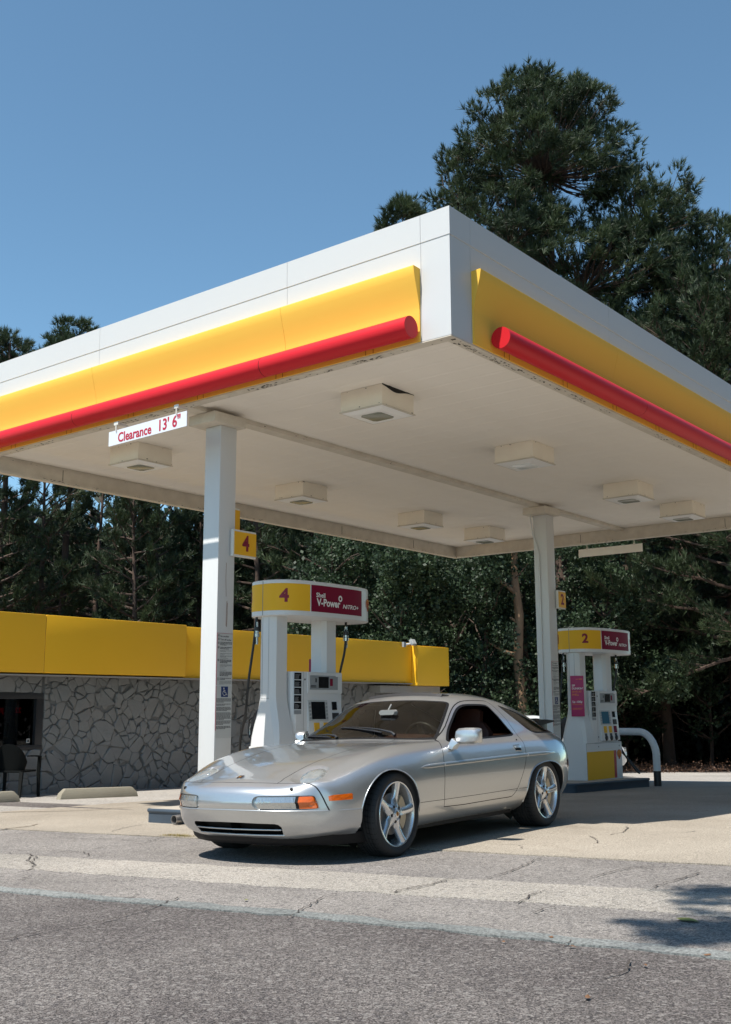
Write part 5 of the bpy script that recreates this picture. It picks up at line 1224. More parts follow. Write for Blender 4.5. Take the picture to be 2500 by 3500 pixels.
        mb = MB(); mb.tube([o+d*.13-u*.16, o+d*.135-u*.22, o+d*.12-u*.27], [.020,.024,.019], 12); mb.tube([o+d*.155+u*.04, o+d*.18-u*.02, o+d*.175-u*.09], .010, 8); mb.build('nozzle_body', M_metal, nz, smooth=50)
    nozzle((-.40,.225,.83), (0,1,0)); hose([(-.55,.17,2.09),(-.59,.18,1.75),(-.64,.20,1.35),(-.62,.26,1.0),(-.58,.38,.66),(-.53,.40,.42),(-.46,.395,.36),(-.41,.365,.46),(-.40,.355,.60)])
    nozzle((.60,.06,.84), (1,0,0)); hose([(.72,-.12,2.09),(.70,-.12,1.75),(.63,-.08,1.35),(.70,-.05,.95),(.76,-.12,.50),(.92,-.26,.16),(1.08,-.28,.06),(1.10,-.20,.16),(.92,-.02,.44),(.74,.06,.60)])
    return r, place_text
pump, ptxt = dispenser()
tag(pump, 'white fuel pump number 4 with yellow and maroon valance behind the near post', 'fuel pump', 'fuel pumps')
pump2 = copy_tree(pump); tag(pump2, 'shaded white fuel pump number 2 near the bent pipe bollard', 'fuel pump', 'fuel pumps')
va1 = [c for c in pump.children if c.name.startswith('valance')][0]; va2 = [c for c in pump2.children if c.name.startswith('valance')][0]
for va_, a, b in ((va1,'4','3'),(va2,'2','1')):
    ptxt(a, .28, 2.306, -1, .205, .04, M_maroon, 'numeral', par=va_); ptxt(b, .26, 2.306, 1, .205, .04, M_maroon, 'numeral', par=va_)
pump.location = (2.03,3.60,g(2.03,3.6)+.150); pump2.location = (9.28,3.51,g(9.3,3.5)+.150); pump2.rotation_euler.z = -.05
for c in pump2.children_recursive:
    if c.name.startswith('main_screen'): c.data = c.data.copy(); c.data.materials.clear(); c.data.materials.append(M_screenb)

# promotional banners hung on the columns
M_pink = mat('banner_pink', (.42,.02,.13), .45, noise=.15, nscale=6, col2=(.30,.012,.09)); M_orp = mat('banner_orange', (.72,.20,.04), .5)
def banner(loc, rz, label, h=.66, w=.215):
    r = empty('promotional_banner', loc, rz, label, 'banner', 'pink banners on the pumps')
    MB().box((-w/2,-.003,0), (w/2,.003,h), ch=.0).build('board', M_pink, r, bevel=.002)
    rows = [('SIP', .50, .044, M_lit),("DUNKIN'", .452, .044, M_lit),('SAVE AT', .400, .042, M_orp),('SHELL', .352, .042, M_orp),('5\u00a2\u2013100\u00a2', .235, .048, M_lit)]
    for s_, z, sz_, m in rows:
        me = text_mesh(s_, size=sz_, offset=.02, depth=.0004, align='LEFT'); me.transform(face_matrix((-w/2+.02,-.0036,z),(1,0,0),(0,0,1))); link('lettering', me, m, r)
    mb = MB(); mb.box((-.02,-.0045,.60), (.02,-.0034,.608)); mb.box((.03,-.0045,.598), (w/2-.02,-.0034,.612)); [mb.box((-w/2+.02,-.0045,.20-.012*k), (w/2-.03,-.0034,.204-.012*k)) for k in range(2)]; [mb.box((-w/2+.02,-.0045,.13-.016*k), (w/2-.03-.02*k,-.0034,.136-.016*k)) for k in range(2)]
    mb.build('small_print', M_orp, r); return r
bz_ = pump2.location
banner((bz_.x-.62,bz_.y-.08,bz_.z+1.04), R(-62), 'pink coffee banner on the left column of pump 2')
bz_ = pump.location
banner((bz_.x+.66,bz_.y+.30,bz_.z+.98), R(-25), 'pink coffee banner half hidden behind the hose of pump 4')

# bent pipe bollard at the end of the far island
M_bw = mat('bollard_white', (.60,.63,.66), .4, noise=.25, nscale=6, col2=(.42,.42,.42)); M_bb = mat('bollard_black', (.02,.02,.022), .5)
zb = g(10.5,2.92); bo = empty('bollard', (10.5,2.92,zb), 0, 'white bent pipe guard rail with a black foot beside pump 2', 'bollard')
path = [(0,0,.26),(0,.0,.50)]+[(0,.30-.30*math.cos(t),.50+.42*math.sin(t)) for t in np.linspace(R(6),R(90),12)]+[(0,.9,.92)]+[(0,1.0+.30*math.sin(t),.50+.42*math.cos(t)) for t in np.linspace(R(6),R(84),12)]+[(0,1.30,.45),(0,1.30,.26)]
MB().tube(path, .062, 20).build('pipe', M_bw, bo, smooth=50)
for y in (0,1.30): MB().tube([(0,y,-.02),(0,y,.259)], .0635, 20).build('black_foot', M_bb, bo, smooth=50)
# ------------------------------------------------------------------ the shop behind: stone faced wall under a yellow parapet
YW = 11.0
M_shopy = mat('parapet_yellow', (.93,.515,.018), .5, noise=.10, nscale=1.2, col2=(.62,.36,.012), bump=.06, bscale=12)
M_stone = mat('painted_stone', (.25,.255,.255), .8, noise=.55, nscale=2.2, col2=(.15,.15,.155), bump=.8, bscale=26, detail=6)
M_mortar = mat('mortar', (.20,.205,.21), .95, noise=.3, nscale=8)
M_block = mat('grey_block', (.34,.33,.31), .85, noise=.25, nscale=3)
M_wframe = mat('dark_window_frame', (.025,.026,.030), .4); M_room = mat('dark_room', (.010,.010,.012), .9)
X0, ZB = -14.0, -.75
shop = empty('shop_building', (0,YW,g(0,YW)), 0, 'low shop with grey stone facing and a bright yellow parapet', 'building')
zo = g(0,YW)
def B(mb, a, b, **k): return mb.box((a[0],a[1]-YW,a[2]-zo), (b[0],b[1]-YW,b[2]-zo), **k)
WX0, WX1, WZ0, WZ1 = -.6, 3.60, .47, 1.32                    # the shop window
mb = MB(); B(mb,(X0,YW+.02,ZB),(WX0,YW+.30,1.78)); B(mb,(WX1,YW+.02,ZB),(14.3,YW+.30,1.66)); B(mb,(WX0,YW+.02,ZB),(WX1,YW+.30,WZ0)); B(mb,(WX0,YW+.02,WZ1),(WX1,YW+.30,1.78)); mb.build('mortar_wall', M_mortar, shop)
mb = MB(); B(mb,(14.3,YW-.01,ZB),(15.0,YW+.30,1.60)); B(mb,(14.7,YW+.30,ZB),(15.0,YW+7,1.60)); B(mb,(X0,YW+7,ZB),(15.0,YW+7.3,1.60)); B(mb,(X0,YW+.3,ZB),(X0+.3,YW+7,1.6)); mb.build('block_wall', M_block, shop)
mb = MB(); B(mb,(X0+.1,YW+.3,1.62),(14.9,YW+7.2,2.3)); mb.build('roof', M_block, shop)
# parapet: two boxes, the left one a little nearer, seams between the sheets
zt, zbm = 2.665, 1.69
def para(name, x0, x1, y0, y1, z0, z1, seams):
    mb = MB(); e = [x0]+seams+[x1]
    for a, b in zip(e[:-1], e[1:]): B(mb,(a+(.003 if a > x0 else 0),y0,z0),(b-(.003 if b < x1 else 0),y1,z1))
    o = mb.build(name, M_shopy, shop, bevel=.012); mb = MB(); B(mb,(x0+.02,y0+.012,z0+.02),(x1-.02,y1-.012,z1-.02)); mb.build('sheet_seam', M_pgrey if 'M_pgrey' in globals() else M_dark, o); return o
para('parapet', X0, 6.42, YW-.52, YW+.55, zbm, zt, [-9,-4,.2,3.28]); para('parapet', 6.43, 13.80, YW-.44, YW+.55, zbm-.02, zt-.02, [10.2]); p3 = para('parapet', 13.81, 15.18, YW-.60, YW+.9, 1.615, 2.575, [])
mb = MB(); B(mb,(13.85,YW-.55,2.55),(15.1,YW+.85,2.585)); mb.build('parapet_cap', M_shopy, shop)
mb = MB(); B(mb,(12.6,YW-.40,1.44),(15.05,YW-.062,1.605)); mb.build('soffit_board', M_block, shop)
mb = MB(); B(mb,(X0,YW-.50,1.645),(13.75,YW-.05,1.665)); mb.build('eaves_board', M_block, shop)
# stones: clipped voronoi cells, each bevelled, as one facing
def voronoi_cells(x0, x1, z0, z1, n, rng, holes=()):
    P = []; 
    tries = 0
    while len(P) < n and tries < n*60:
        tries += 1; p = rng.uniform((x0,z0),(x1,z1)); r = rng.choice([.13,.17,.22,.30])
        if all((p[0]-q[0])**2+(p[1]-q[1])**2 > (.5*(r+q[2]))**2 for q in P[-400:]): P.append((p[0],p[1],r))
    A = np.array(P); cells = []
    for i in range(len(A)):
        d = np.hypot(A[:,0]-A[i,0], A[:,1]-A[i,1]); nb = np.argsort(d)[1:18]
        poly = [(A[i,0]-.5,A[i,1]-.5),(A[i,0]+.5,A[i,1]-.5),(A[i,0]+.5,A[i,1]+.5),(A[i,0]-.5,A[i,1]+.5)]
        cl = [((x0,0),(-1,0)),((x1,0),(1,0)),((0,z0),(0,-1)),((0,z1),(0,1))]
        for j in nb:
            dx, dz = A[j,0]-A[i,0], A[j,1]-A[i,1]; L2 = dx*dx+dz*dz; t = .5+.5*(A[i,2]**2-A[j,2]**2)/L2*.8; t = min(.85,max(.15,t))
            cl.append(((A[i,0]+dx*t,A[i,1]+dz*t),(dx,dz)))
        for (px, pz), (nx, nz) in cl:
            out = []; m = len(poly)
            for k in range(m):
                a, b = poly[k], poly[(k+1)%m]; sa = (a[0]-px)*nx+(a[1]-pz)*nz; sb = (b[0]-px)*nx+(b[1]-pz)*nz
                if sa <= 0: out.append(a)
                if (sa < 0 < sb) or (sb < 0 < sa): t = sa/(sa-sb); out.append((a[0]+(b[0]-a[0])*t, a[1]+(b[1]-a[1])*t))
            poly = out
            if len(poly) < 3: break
        if len(poly) >= 3: cells.append(poly)
    return cells
rng = np.random.default_rng(21); mb = MB()
def stones(x0, x1, z0, z1, n):
    for poly in voronoi_cells(x0, x1, z0, z1, n, rng):
        c = np.mean(poly, 0); q = []
        m = len(poly)
        for k in range(m):                                   # insert jittered mid points so that edges are not ruled
            a, b = np.array(poly[k]), np.array(poly[(k+1)%m]); L_ = np.hypot(*(b-a))
            if L_ < .03: continue
            q.append(a)
            if L_ > .10: nrm = np.array([-(b-a)[1],(b-a)[0]])/L_; q.append((a+b)/2+nrm*rng.normal(0,.009))
        if len(q) < 3: continue
        q = np.array(q); c = q.mean(0); rad = np.hypot(*(q-c).T).mean()
        def sh(d): return c+(q-c)*max(.3,1-d/rad)
        h = rng.uniform(.014,.040); tz = rng.normal(0,.10,2); n_ = len(q)
        if n_ < 3 or rad < .03: continue
        def ring(P, y, f=1.): return [(p[0], y-f*(tz[0]*(p[0]-c[0])+tz[1]*(p[1]-c[1])), p[1]-zo) for p in P]
        A0 = ring(sh(.002), .021, 0); A1 = ring(sh(.005), -h*.45); A2 = ring(sh(.014), -h*.88); A3 = ring(sh(.035), -h)
        mb.add(A0+A1+A2+A3, [(k+r_*n_, (k+1)%n_+r_*n_, (k+1)%n_+(r_+1)*n_, k+(r_+1)*n_) for r_ in range(3) for k in range(n_)]+[tuple(range(3*n_,4*n_))])
stones(-1.5, WX0, ZB, 1.70, 60); stones(WX0, WX1, WZ1+.05, 1.70, 60); stones(WX0, WX1, ZB, WZ0-.05, 170); stones(WX1+.06, 14.28, ZB, 1.70, 900)
mb.build('stone_facing', M_stone, shop)
# window with dark room, red backwards signs and a sticker
mb = MB(); B(mb,(WX0,YW-.03,WZ0-.045),(WX1+.05,YW+.12,WZ0+.03)); B(mb,(WX0,YW-.02,WZ1-.05),(WX1+.05,YW+.12,WZ1+.05)); B(mb,(WX1-.09,YW-.024,WZ0+.03),(WX1+.05,YW+.12,WZ1-.05)); B(mb,(WX0-.05,YW-.024,WZ0-.04),(WX0+.05,YW+.12,WZ1+.04)); B(mb,(1.4,YW+.0,WZ0+.031),(1.47,YW+.1,WZ1-.051))
wf = mb.build('window_frame', M_wframe, shop, bevel=.006)
mb = MB(); B(mb,(WX0+.05,YW+.05,WZ0+.031),(WX1-.091,YW+.056,WZ1-.051)); mb.build('window_pane', glass_mat('shop_glass', (.42,.45,.45), .35), wf)
mb = MB(); B(mb,(WX0,YW+.7,ZB),(WX1,YW+.72,1.75)); B(mb,(WX0-.02,YW+.3,ZB),(WX0,YW+.7,1.75)); B(mb,(WX1,YW+.3,ZB),(WX1+.02,YW+.7,1.75)); mb.build('dark_interior', M_room, shop)
mb = MB(); [B(mb,(WX0+.1,YW+.45,z),(WX1-.25,YW+.6,z+.012)) for z in (.62,.86)]; B(mb,(3.10,YW+.4,.93),(3.34,YW+.42,1.14)); mb.build('shelf', mat('dim_shelf', (.025,.028,.028), .7), shop)
M_neon = bpy.data.materials.new('dim_red_tube'); M_neon.use_nodes = True; pn = M_neon.node_tree.nodes['Principled BSDF']; pn.inputs['Base Color'].default_value = (.3,.01,.02,1); pn.inputs['Emission Color'].default_value = (.8,.02,.04,1); pn.inputs['Emission Strength'].default_value = .16
for s_, x in (('22', 3.24), ('JMR', 2.86), ('32', 2.50)):
    me = text_mesh(s_, size=.125, offset=-.012, depth=.002); me.transform(Matrix.Diagonal((-1,1,1,1))); me.transform(face_matrix((x,.10,1.075-zo),(1,0,0),(0,0,1))); me.flip_normals(); link('window_lettering', me, M_neon, shop)
mb = MB(); B(mb,(3.395,YW+.040,.535),(3.452,YW+.046,.605)); st = mb.build('window_sticker', M_lit, shop); mb = MB(); B(mb,(3.405,YW+.036,.548),(3.440,YW+.0395,.592)); mb.build('sticker_mark', M_blackp, st)
# security floodlight on the parapet corner
fl = empty('floodlight', (13.72,YW-.56,2.60), 0, 'small grey floodlight on the yellow parapet corner of the shop', 'floodlight')
mb = MB(); mb.box((-.08,-.04,-.02), (.08,.03,.13), M=Matrix.Rotation(R(-28),4,'X')); mb.build('lamp_body', M_bezel, fl, bevel=.008)
MB().box((-.068,-.052,-.005), (.068,-.041,.115), M=Matrix.Rotation(R(-28),4,'X')).build('lamp_glass', mat('flood_glass', (.5,.5,.47), .15), fl); MB().tube([(-.32,.05,-.02),(-.1,.03,.02)], .022, 8).build('bracket', M_pw, fl); MB().box((-.36,.02,-.07), (-.28,.08,.05)).build('junction_box', M_bezel, fl)

# wheel stops
M_ws = mat('wheel_stop_concrete', (.27,.245,.19), .9, noise=.35, nscale=5, col2=(.17,.15,.11), bump=.4)
def wheel_stop(x0, y0, x1, y1, label):
    L_ = math.hypot(x1-x0,y1-y0); r = empty('wheel_stop', (x0,y0,g(x0,y0)), math.atan2(y1-y0,x1-x0), label, 'wheel stop', 'concrete wheel stops before the shop')
    sl_ = (g(x1,y1)-g(x0,y0))/L_
    rings = [[(x,-.085,sl_*x-.02),(x+e*.3,-.075,sl_*x+h*.55),(x+e,-.050,sl_*x+h),(x+e,.05,sl_*x+h),(x+e*.3,.075,sl_*x+h*.55),(x,.085,sl_*x-.02)] for x, e, h in ((0,.10,.155),(L_,-.10,.155))]
    MB().loft(rings).build('block', M_ws, r, bevel=.008)
wheel_stop(2.62,9.02,3.88,8.72,'long concrete wheel stop in front of the stone wall, nearer the post'); wheel_stop(.10,9.55,2.02,9.12,'concrete wheel stop at the left edge of the picture by the chair')
# plastic garden chair under the window, seen from behind
M_chair = mat('dark_green_plastic', (.003,.004,.004), .7, spec=.15)
ch = empty('garden_chair', (2.66,10.25,g(2.66,10.25)), R(-62), 'dark round-backed plastic garden chair against the stone wall', 'chair')
S = 1.0; mb = MB(); rings = []
n = 12; front = []; back = []
for i in range(n+1):
    a = R(-78+156*i/n); z = .40+.42*math.cos(a*.62)**.8 if False else .84-.28*(abs(a)/R(78))**2.2; x = .27*math.sin(a); y = -.06-.16*math.cos(a)
    front.append((x,y,z)); 
bot = [(.20*math.sin(R(-78+156*i/n)), -.03-.13*math.cos(R(-78+156*i/n)), .40) for i in range(n+1)]
top = front; th = .012
vs = top+bot+[(x,y+th,z-.002) for x, y, z in top]+[(x,y+th,z) for x, y, z in bot]; k = n+1
mb.add(vs, [(i,i+1,k+i+1,k+i) for i in range(n)]+[(2*k+i+1,2*k+i,3*k+i,3*k+i+1) for i in range(n)]+[(i,2*k+i,2*k+i+1,i+1) for i in range(n)]+[(0,k,3*k,2*k),(n,2*k+n,3*k+n,k+n)]); mb.build('backrest', M_chair, ch, smooth=50)
MB().prism([(-.22,-.18),(.22,-.18),(.25,.25),(.20,.28),(-.20,.28),(-.25,.25)], .395, .425).build('seat', M_chair, ch, bevel=.01)
for s in (-1,1):
    MB().loft([[(s*.26,-.10,.64),(s*.31,-.10,.64),(s*.31,-.10,.66),(s*.26,-.10,.66)],[(s*.27,.10,.635),(s*.33,.10,.635),(s*.33,.10,.655),(s*.27,.10,.655)],[(s*.27,.26,.62),(s*.325,.26,.62),(s*.325,.27,.64),(s*.27,.27,.64)]]).build('armrest', M_chair, ch)
    MB().loft([[(s*.30+a,.26+b,.0) for a, b in ((-.018,-.018),(.018,-.018),(.018,.018),(-.018,.018))],[(s*.29+a,.25+b,.40) for a, b in ((-.024,-.02),(.024,-.02),(.024,.02),(-.024,.02))],[(s*.30+a,.25+b,.635) for a, b in ((-.020,-.03),(.020,-.03),(.020,.03),(-.020,.03))]]).build('leg', M_chair, ch)
    MB().loft([[(s*.27+a,-.30+b,.0) for a, b in ((-.018,-.016),(.018,-.016),(.018,.016),(-.018,.016))],[(s*.22+a,-.17+b,.41) for a, b in ((-.03,-.02),(.03,-.02),(.03,.02),(-.03,.02))]]).build('leg', M_chair, ch)
# ------------------------------------------------------------------ trees and undergrowth
def foliage_mat(name, dark, light, brown=None, trans=.25):
    m = bpy.data.materials.new(name); m.use_nodes = True; nt = m.node_tree; N = nt.nodes; L = nt.links; p = N['Principled BSDF']
    p.inputs['Roughness'].default_value = .55; p.inputs['Specular IOR Level'].default_value = .35
    tc = N.new('ShaderNodeTexCoord'); a = N.new('ShaderNodeTexNoise'); a.inputs['Scale'].default_value = .9; a.inputs['Detail'].default_value = 5; a.inputs['Roughness'].default_value = .7
    L.new(tc.outputs['Object'], a.inputs['Vector']); r = N.new('ShaderNodeValToRGB'); e = r.color_ramp.elements
    e[0].position = .36; e[0].color = (*dark,1); e[1].position = .66; e[1].color = (*light,1)
    if brown: q = e.new(.74); q.color = (*brown,1)
    L.new(a.outputs['Fac'], r.inputs[0]); L.new(r.outputs[0], p.inputs['Base Color'])
    if trans:
        t = N.new('ShaderNodeBsdfTranslucent'); mx = N.new('ShaderNodeMixShader'); mx.inputs[0].default_value = trans
        hs = N.new('ShaderNodeHueSaturation'); hs.inputs['Value'].default_value = 1.6; L.new(r.outputs[0], hs.inputs['Color']); L.new(hs.outputs[0], t.inputs[0])
        o = [n for n in N if n.type == 'OUTPUT_MATERIAL'][0]; L.new(p.outputs[0], mx.inputs[1]); L.new(t.outputs[0], mx.inputs[2]); L.new(mx.outputs[0], o.inputs['Surface'])
    return m
M_needle = foliage_mat('pine_needles', (.019,.034,.018), (.060,.086,.036), (.12,.10,.035), .18)
M_leaf = foliage_mat('broad_leaves', (.012,.025,.012), (.048,.078,.034), None, .18)
M_bark = mat('pine_bark', (.115,.075,.055), .9, noise=.75, nscale=7., col2=(.035,.024,.020), bump=1., bscale=18, stretch=(1,1,.35))
M_barkl = mat('pale_bark', (.30,.19,.11), .9, noise=.5, nscale=6., col2=(.12,.075,.05), bump=.8, bscale=18, stretch=(1,1,.3))
def tuft_template(rng, n, ln, wd, spread=1.0):
    """burst of needles about +z, each one a thin triangle"""
    V = []
    for k in range(n):
        th_ = rng.uniform(0, 2*np.pi); ph = abs(rng.normal(0, .62))*spread; d = np.array([np.sin(ph)*np.cos(th_), np.sin(ph)*np.sin(th_), np.cos(ph)])
        s = np.cross(d, rng.normal(size=3)); s /= np.linalg.norm(s); l = ln*rng.uniform(.7,1.15); b = d*ln*.05+np.array([0,0,-ln*.35*rng.random()])
        V += [b-s*wd*.5, b+s*wd*.5, b+d*l]
    return np.array(V)
def leaf_template(rng, n, size, rad):
    V = []
    for k in range(n):
        c = rng.normal(size=3); c = c/np.linalg.norm(c)*rad*rng.random()**.5; d = rng.normal(size=3)+np.array([0,0,-.2]); d /= np.linalg.norm(d)
        s = np.cross(d, rng.normal(size=3)); s /= np.linalg.norm(s); l = size*rng.uniform(.6,1.2)
        V += [c, c+d*l*.5+s*l*.34, c+d*l, c+d*l*.5-s*l*.34]
    return np.array(V)
def scatter(name, pts, dirs, scl, templates, nper, m, parent, rng):
    """templates placed at pts with their z along dirs, as one mesh"""
    out = []; ti = rng.integers(0, len(templates), len(pts))
    for t, T in enumerate(templates):
        idx = np.where(ti == t)[0]
        if not len(idx): continue
        z = dirs[idx]; z = z/np.linalg.norm(z, axis=1, keepdims=True); r_ = rng.normal(size=z.shape); x = np.cross(r_, z); x /= np.linalg.norm(x, axis=1, keepdims=True); y = np.cross(z, x)
        M = np.stack([x,y,z], 2)*scl[idx][:,None,None]
        out.append((np.einsum('nij,kj->nki', M, T)+pts[idx][:,None,:]).reshape(-1,3))
    V = np.concatenate(out); me = np_mesh(name, V, np.arange(len(V)), nper); return link(name, me, m, parent)
def limb(mb, p0, d, length, r0, rng, n=6, droop=0., wander=.18):
    P = [np.array(p0, float)]; d = np.array(d, float); d /= np.linalg.norm(d)
    for k in range(n): d = d+rng.normal(0, wander, 3)*.5+np.array([0,0,droop]); d /= np.linalg.norm(d); P.append(P[-1]+d*length/n)
    mb.tube([tuple(p) for p in P], [r0*(1-.85*k/n)+.004 for k in range(n+1)], 5, caps=False); return P
def pine(name, loc, H, crown0, label, cat='pine tree', group=None, seed=1, nlimb=46, reach=3.6, ntuft=11, needles=16, ln=.20, wd=.020, trunk_r=.26, profile=None, lean=(0,0), dens=3.2, needmat=None, only=None):
    rng = np.random.default_rng(seed); r = empty(name, loc, 0, label, cat, group)
    tr = MB(); n = 14; TP = []
    for k in range(n+1):
        u = k/n; TP.append(np.array([lean[0]*u*H+.12*math.sin(u*5+seed), lean[1]*u*H+.12*math.cos(u*4+seed)-.12, u*H*.97]))
    tr.tube([tuple(p) for p in TP], [trunk_r*(1-.88*(k/n)**1.2)*(1.15 if k == 0 else 1)+.01 for k in range(n+1)], 12)
    lb = MB(); pts = []; dirs = []; sc = []
    def trunk_at(z):
        u = z/(H*.97)*n; k = int(min(n-1, max(0,u))); return TP[k]+(TP[k+1]-TP[k])*(u-k)
    for i in range(nlimb):
        u = (i+rng.random())/nlimb; z = H*crown0+(H*.97-H*crown0)*u**.9; az = i*2.399+rng.normal(0,.4)
        if only and not only(az): continue
        rad = reach*(profile(u) if profile else (.55+.9*u-1.25*u*u+.02))*rng.uniform(.65,1.12); rad = max(rad, .35)
        el = np.interp(u, [0,.5,1], [-.05,.32,.85])+rng.normal(0,.12)
        d = np.array([math.cos(az)*math.cos(el), math.sin(az)*math.cos(el), math.sin(el)])
        P = limb(lb, trunk_at(z), d, rad, .055*(1-u)+.02, rng, 6, .03)
        nb = max(3, int(rad*dens))
        for b in range(nb):
            t = .30+.70*(b+rng.random())/nb; q = t*6; k = int(min(5,q)); p = P[k]+(P[k+1]-P[k])*(q-k); dd = P[min(k+1,6)]-P[k]; dd /= np.linalg.norm(dd)
            sd = np.cross(dd, [0,0,1]); sd /= (np.linalg.norm(sd)+1e-6); d2 = dd*.7+sd*rng.choice([-1,1])*rng.uniform(.4,1.)+np.array([0,0,rng.uniform(-.05,.55)])
            Lb = rad*.34*rng.uniform(.5,1.15)*(1.15-t*.45)+.15; Q = limb(lb, p, d2, Lb, .016, rng, 3, .06, .3)
            for c in range(ntuft):
                w = .25+.75*(c+rng.random())/ntuft; kk = int(min(2,w*3)); pp_ = Q[kk]+(Q[kk+1]-Q[kk])*(w*3-kk)+rng.normal(0,.11,3)*(Lb*.5+.35)
                dn = (Q[-1]-Q[0]); dn /= np.linalg.norm(dn)+1e-6
                pts.append(pp_); dirs.append(dn+rng.normal(0,.45,3)+np.array([0,0,.55])); sc.append(rng.uniform(.7,1.25))
    o = tr.build('trunk', M_bark, r, smooth=50); lb.build('limbs', M_bark, r, smooth=60)
    T = [tuft_template(rng, needles, ln, wd) for _ in range(4)]
    scatter('crown', np.array(pts), np.array(dirs), np.array(sc), T, 3, needmat or M_needle, r, rng); return r
def broadleaf(name, loc, H, label, cat='tree', group=None, seed=1, rad=2.4, nc=260, leaves=26, size=.15, trunk_r=.14, low=.15, m=None):
    rng = np.random.default_rng(seed); r = empty(name, loc, 0, label, cat, group); tr = MB(); lb = tr
    P = limb(tr, (0,0,-.1), (rng.normal(0,.06),rng.normal(0,.06),1), H*.8, trunk_r, rng, 8, .05, .12)
    for k in range(2,8):
        for q in range(3):
            az = rng.uniform(0,6.28); limb(lb, P[k], (math.cos(az),math.sin(az),.6), rad*rng.uniform(.5,.9), .035, rng, 4, .0, .3)
    lob = [(rng.normal(0,rad*.42,2), H*(low+(1-low)*rng.random()**.8), rad*rng.uniform(.25,.55)) for _ in range(14)]
    pts = []
    for k in range(nc):
        c, z, rr = lob[rng.integers(0,14)]; v = rng.normal(size=3); v /= np.linalg.norm(v); v *= rr*rng.random()**.25
        pts.append((c[0]+v[0], c[1]+v[1], max(.2, z+v[2]*.8)))
    pts = np.array(pts); T = [leaf_template(rng, leaves, size, .28) for _ in range(4)]
    tr.build('trunk', M_bark, r, smooth=60); scatter('crown', pts, rng.normal(size=pts.shape), rng.uniform(.7,1.3,len(pts)), T, 4, m or M_leaf, r, rng); return r
CAMP = np.array((-7.404,-4.945)); FW = np.array((.7812,.6243)); RT = np.array((.6245,-.7810))
def ahead(t, px):
    """ground point t metres ahead of the camera at lateral picture position px (2500 wide): only used to choose where trees stand"""
    p = CAMP+FW*t+RT*t*(px-1250)/3636.; return float(p[0]), float(p[1])
def at(t, px, dz=0.): x, y = ahead(t, px); return (x, y, g(x,y)+dz)
# the big pine behind the canopy
bigp = lambda u: np.interp(u, [0,.12,.35,.6,.8,.93,1], [.90,1.10,1.12,1.02,.88,.72,.48])
def lobed_pine(loc, H, lobes, label, seed, trunk_r=.27, per=13, group=None):
    """old pine: rounded masses of clumps (across, deep, height, radii, number of clumps) carried by forking limbs"""
    rng = np.random.default_rng(seed); r = empty('pine_tree', loc, 0, label, 'pine tree', group); tr = MB(); lb = MB(); n = 14
    TP = [np.array([.15*math.sin(k*.5+seed), .15*math.cos(k*.4+seed)-.15, H*.93*k/n]) for k in range(n+1)]
    tr.tube([tuple(p) for p in TP], [trunk_r*(1-.85*(k/n)**1.2)+.01 for k in range(n+1)], 12)
    pts = []; dirs = []; sc = []; U = np.array([RT[0],RT[1],0]); Dp = np.array([FW[0],FW[1],0]); Zv = np.array([0,0,1.])
    for (cu, cd, cz, ru, rd, rz, nc) in lobes:
        C_ = U*cu+Dp*cd+Zv*cz; k = 0; j = 0; root = None
        zr = min(max(cz-rz*.9-.35*abs(cu), H*.25), H*.88); q = zr/(H*.93)*n; kk = int(min(n-1,q)); root = TP[kk]+(TP[kk+1]-TP[kk])*(q-kk)
        mid = root+(C_-root)*.55+np.array([0,0,-.12*np.linalg.norm(C_-root)]); hub = C_-Zv*rz*.25
        lb.tube([tuple(root),tuple(mid),tuple(hub)], [.09+.02*ru,.07,.045], 6, caps=False)
        while k < nc:
            v = rng.normal(size=3); v /= np.linalg.norm(v); j += 1
            if v[2] < -.55 and rng.random() < .7: continue
            f = math.sin(v[0]*4.1+cu*2+seed)+math.sin(v[1]*5.3+cz)+math.sin(v[2]*6.1+ru*3)
            if f < -1.15: continue
            rad = rng.random()**.28; k += 1
            P0 = C_+(U*v[0]*ru+Dp*v[1]*rd+Zv*v[2]*rz)*rad*rng.uniform(.93,1.06)
            if k % 2 == 0:
                m1 = hub+(P0-hub)*.5+rng.normal(0,.12,3)+np.array([0,0,-.08]); lb.tube([tuple(hub+(P0-hub)*.08*rng.random()),tuple(m1),tuple(P0)], [.035,.022,.008], 5, caps=False)
            out = v*.55+Zv*.9
            for t in range(per):
                w = rng.normal(size=3); w /= np.linalg.norm(w); pts.append(P0+w*np.array([.36,.36,.24])*rng.random()**.5); dirs.append(w*.75+out*.8); sc.append(rng.uniform(.75,1.25))
    tr.build('trunk', M_bark, r, smooth=50); lb.build('limbs', M_bark, r, smooth=60)
    T = [tuft_template(rng, 20, .25, .024, .9) for _ in range(5)]
    scatter('crown', np.array(pts), np.array(dirs), np.array(sc), T, 3, M_needle, r, rng); return r
lobed_pine((24.85,12.36,g(24.85,12.36)), 25.2, [(-.1,0,21.8,3.35,3.2,3.0,430),(.1,0,24.1,1.8,1.7,.95,70),(-3.1,.2,20.7,1.0,1.4,1.7,60),(3.6,0,19.4,2.0,2.2,2.3,150),(1.2,.3,17.2,4.4,3.4,2.1,330),(-1.4,-.3,18.6,2.7,2.4,1.6,130),(4.4,.2,14.9,2.6,2.6,3.0,190),(-5.15,0,19.75,.60,.5,.50,20),(-5.7,.1,19.35,.3,.3,.25,6),(-4.5,0,19.35,.5,.5,.25,10),(-3.8,0,19.2,.55,.6,.32,14),(1.0,0,13.6,3.4,3.0,2.2,150)],
 'tallest pine with a broad rounded crown and a low limb reaching left above the canopy corner', 3)
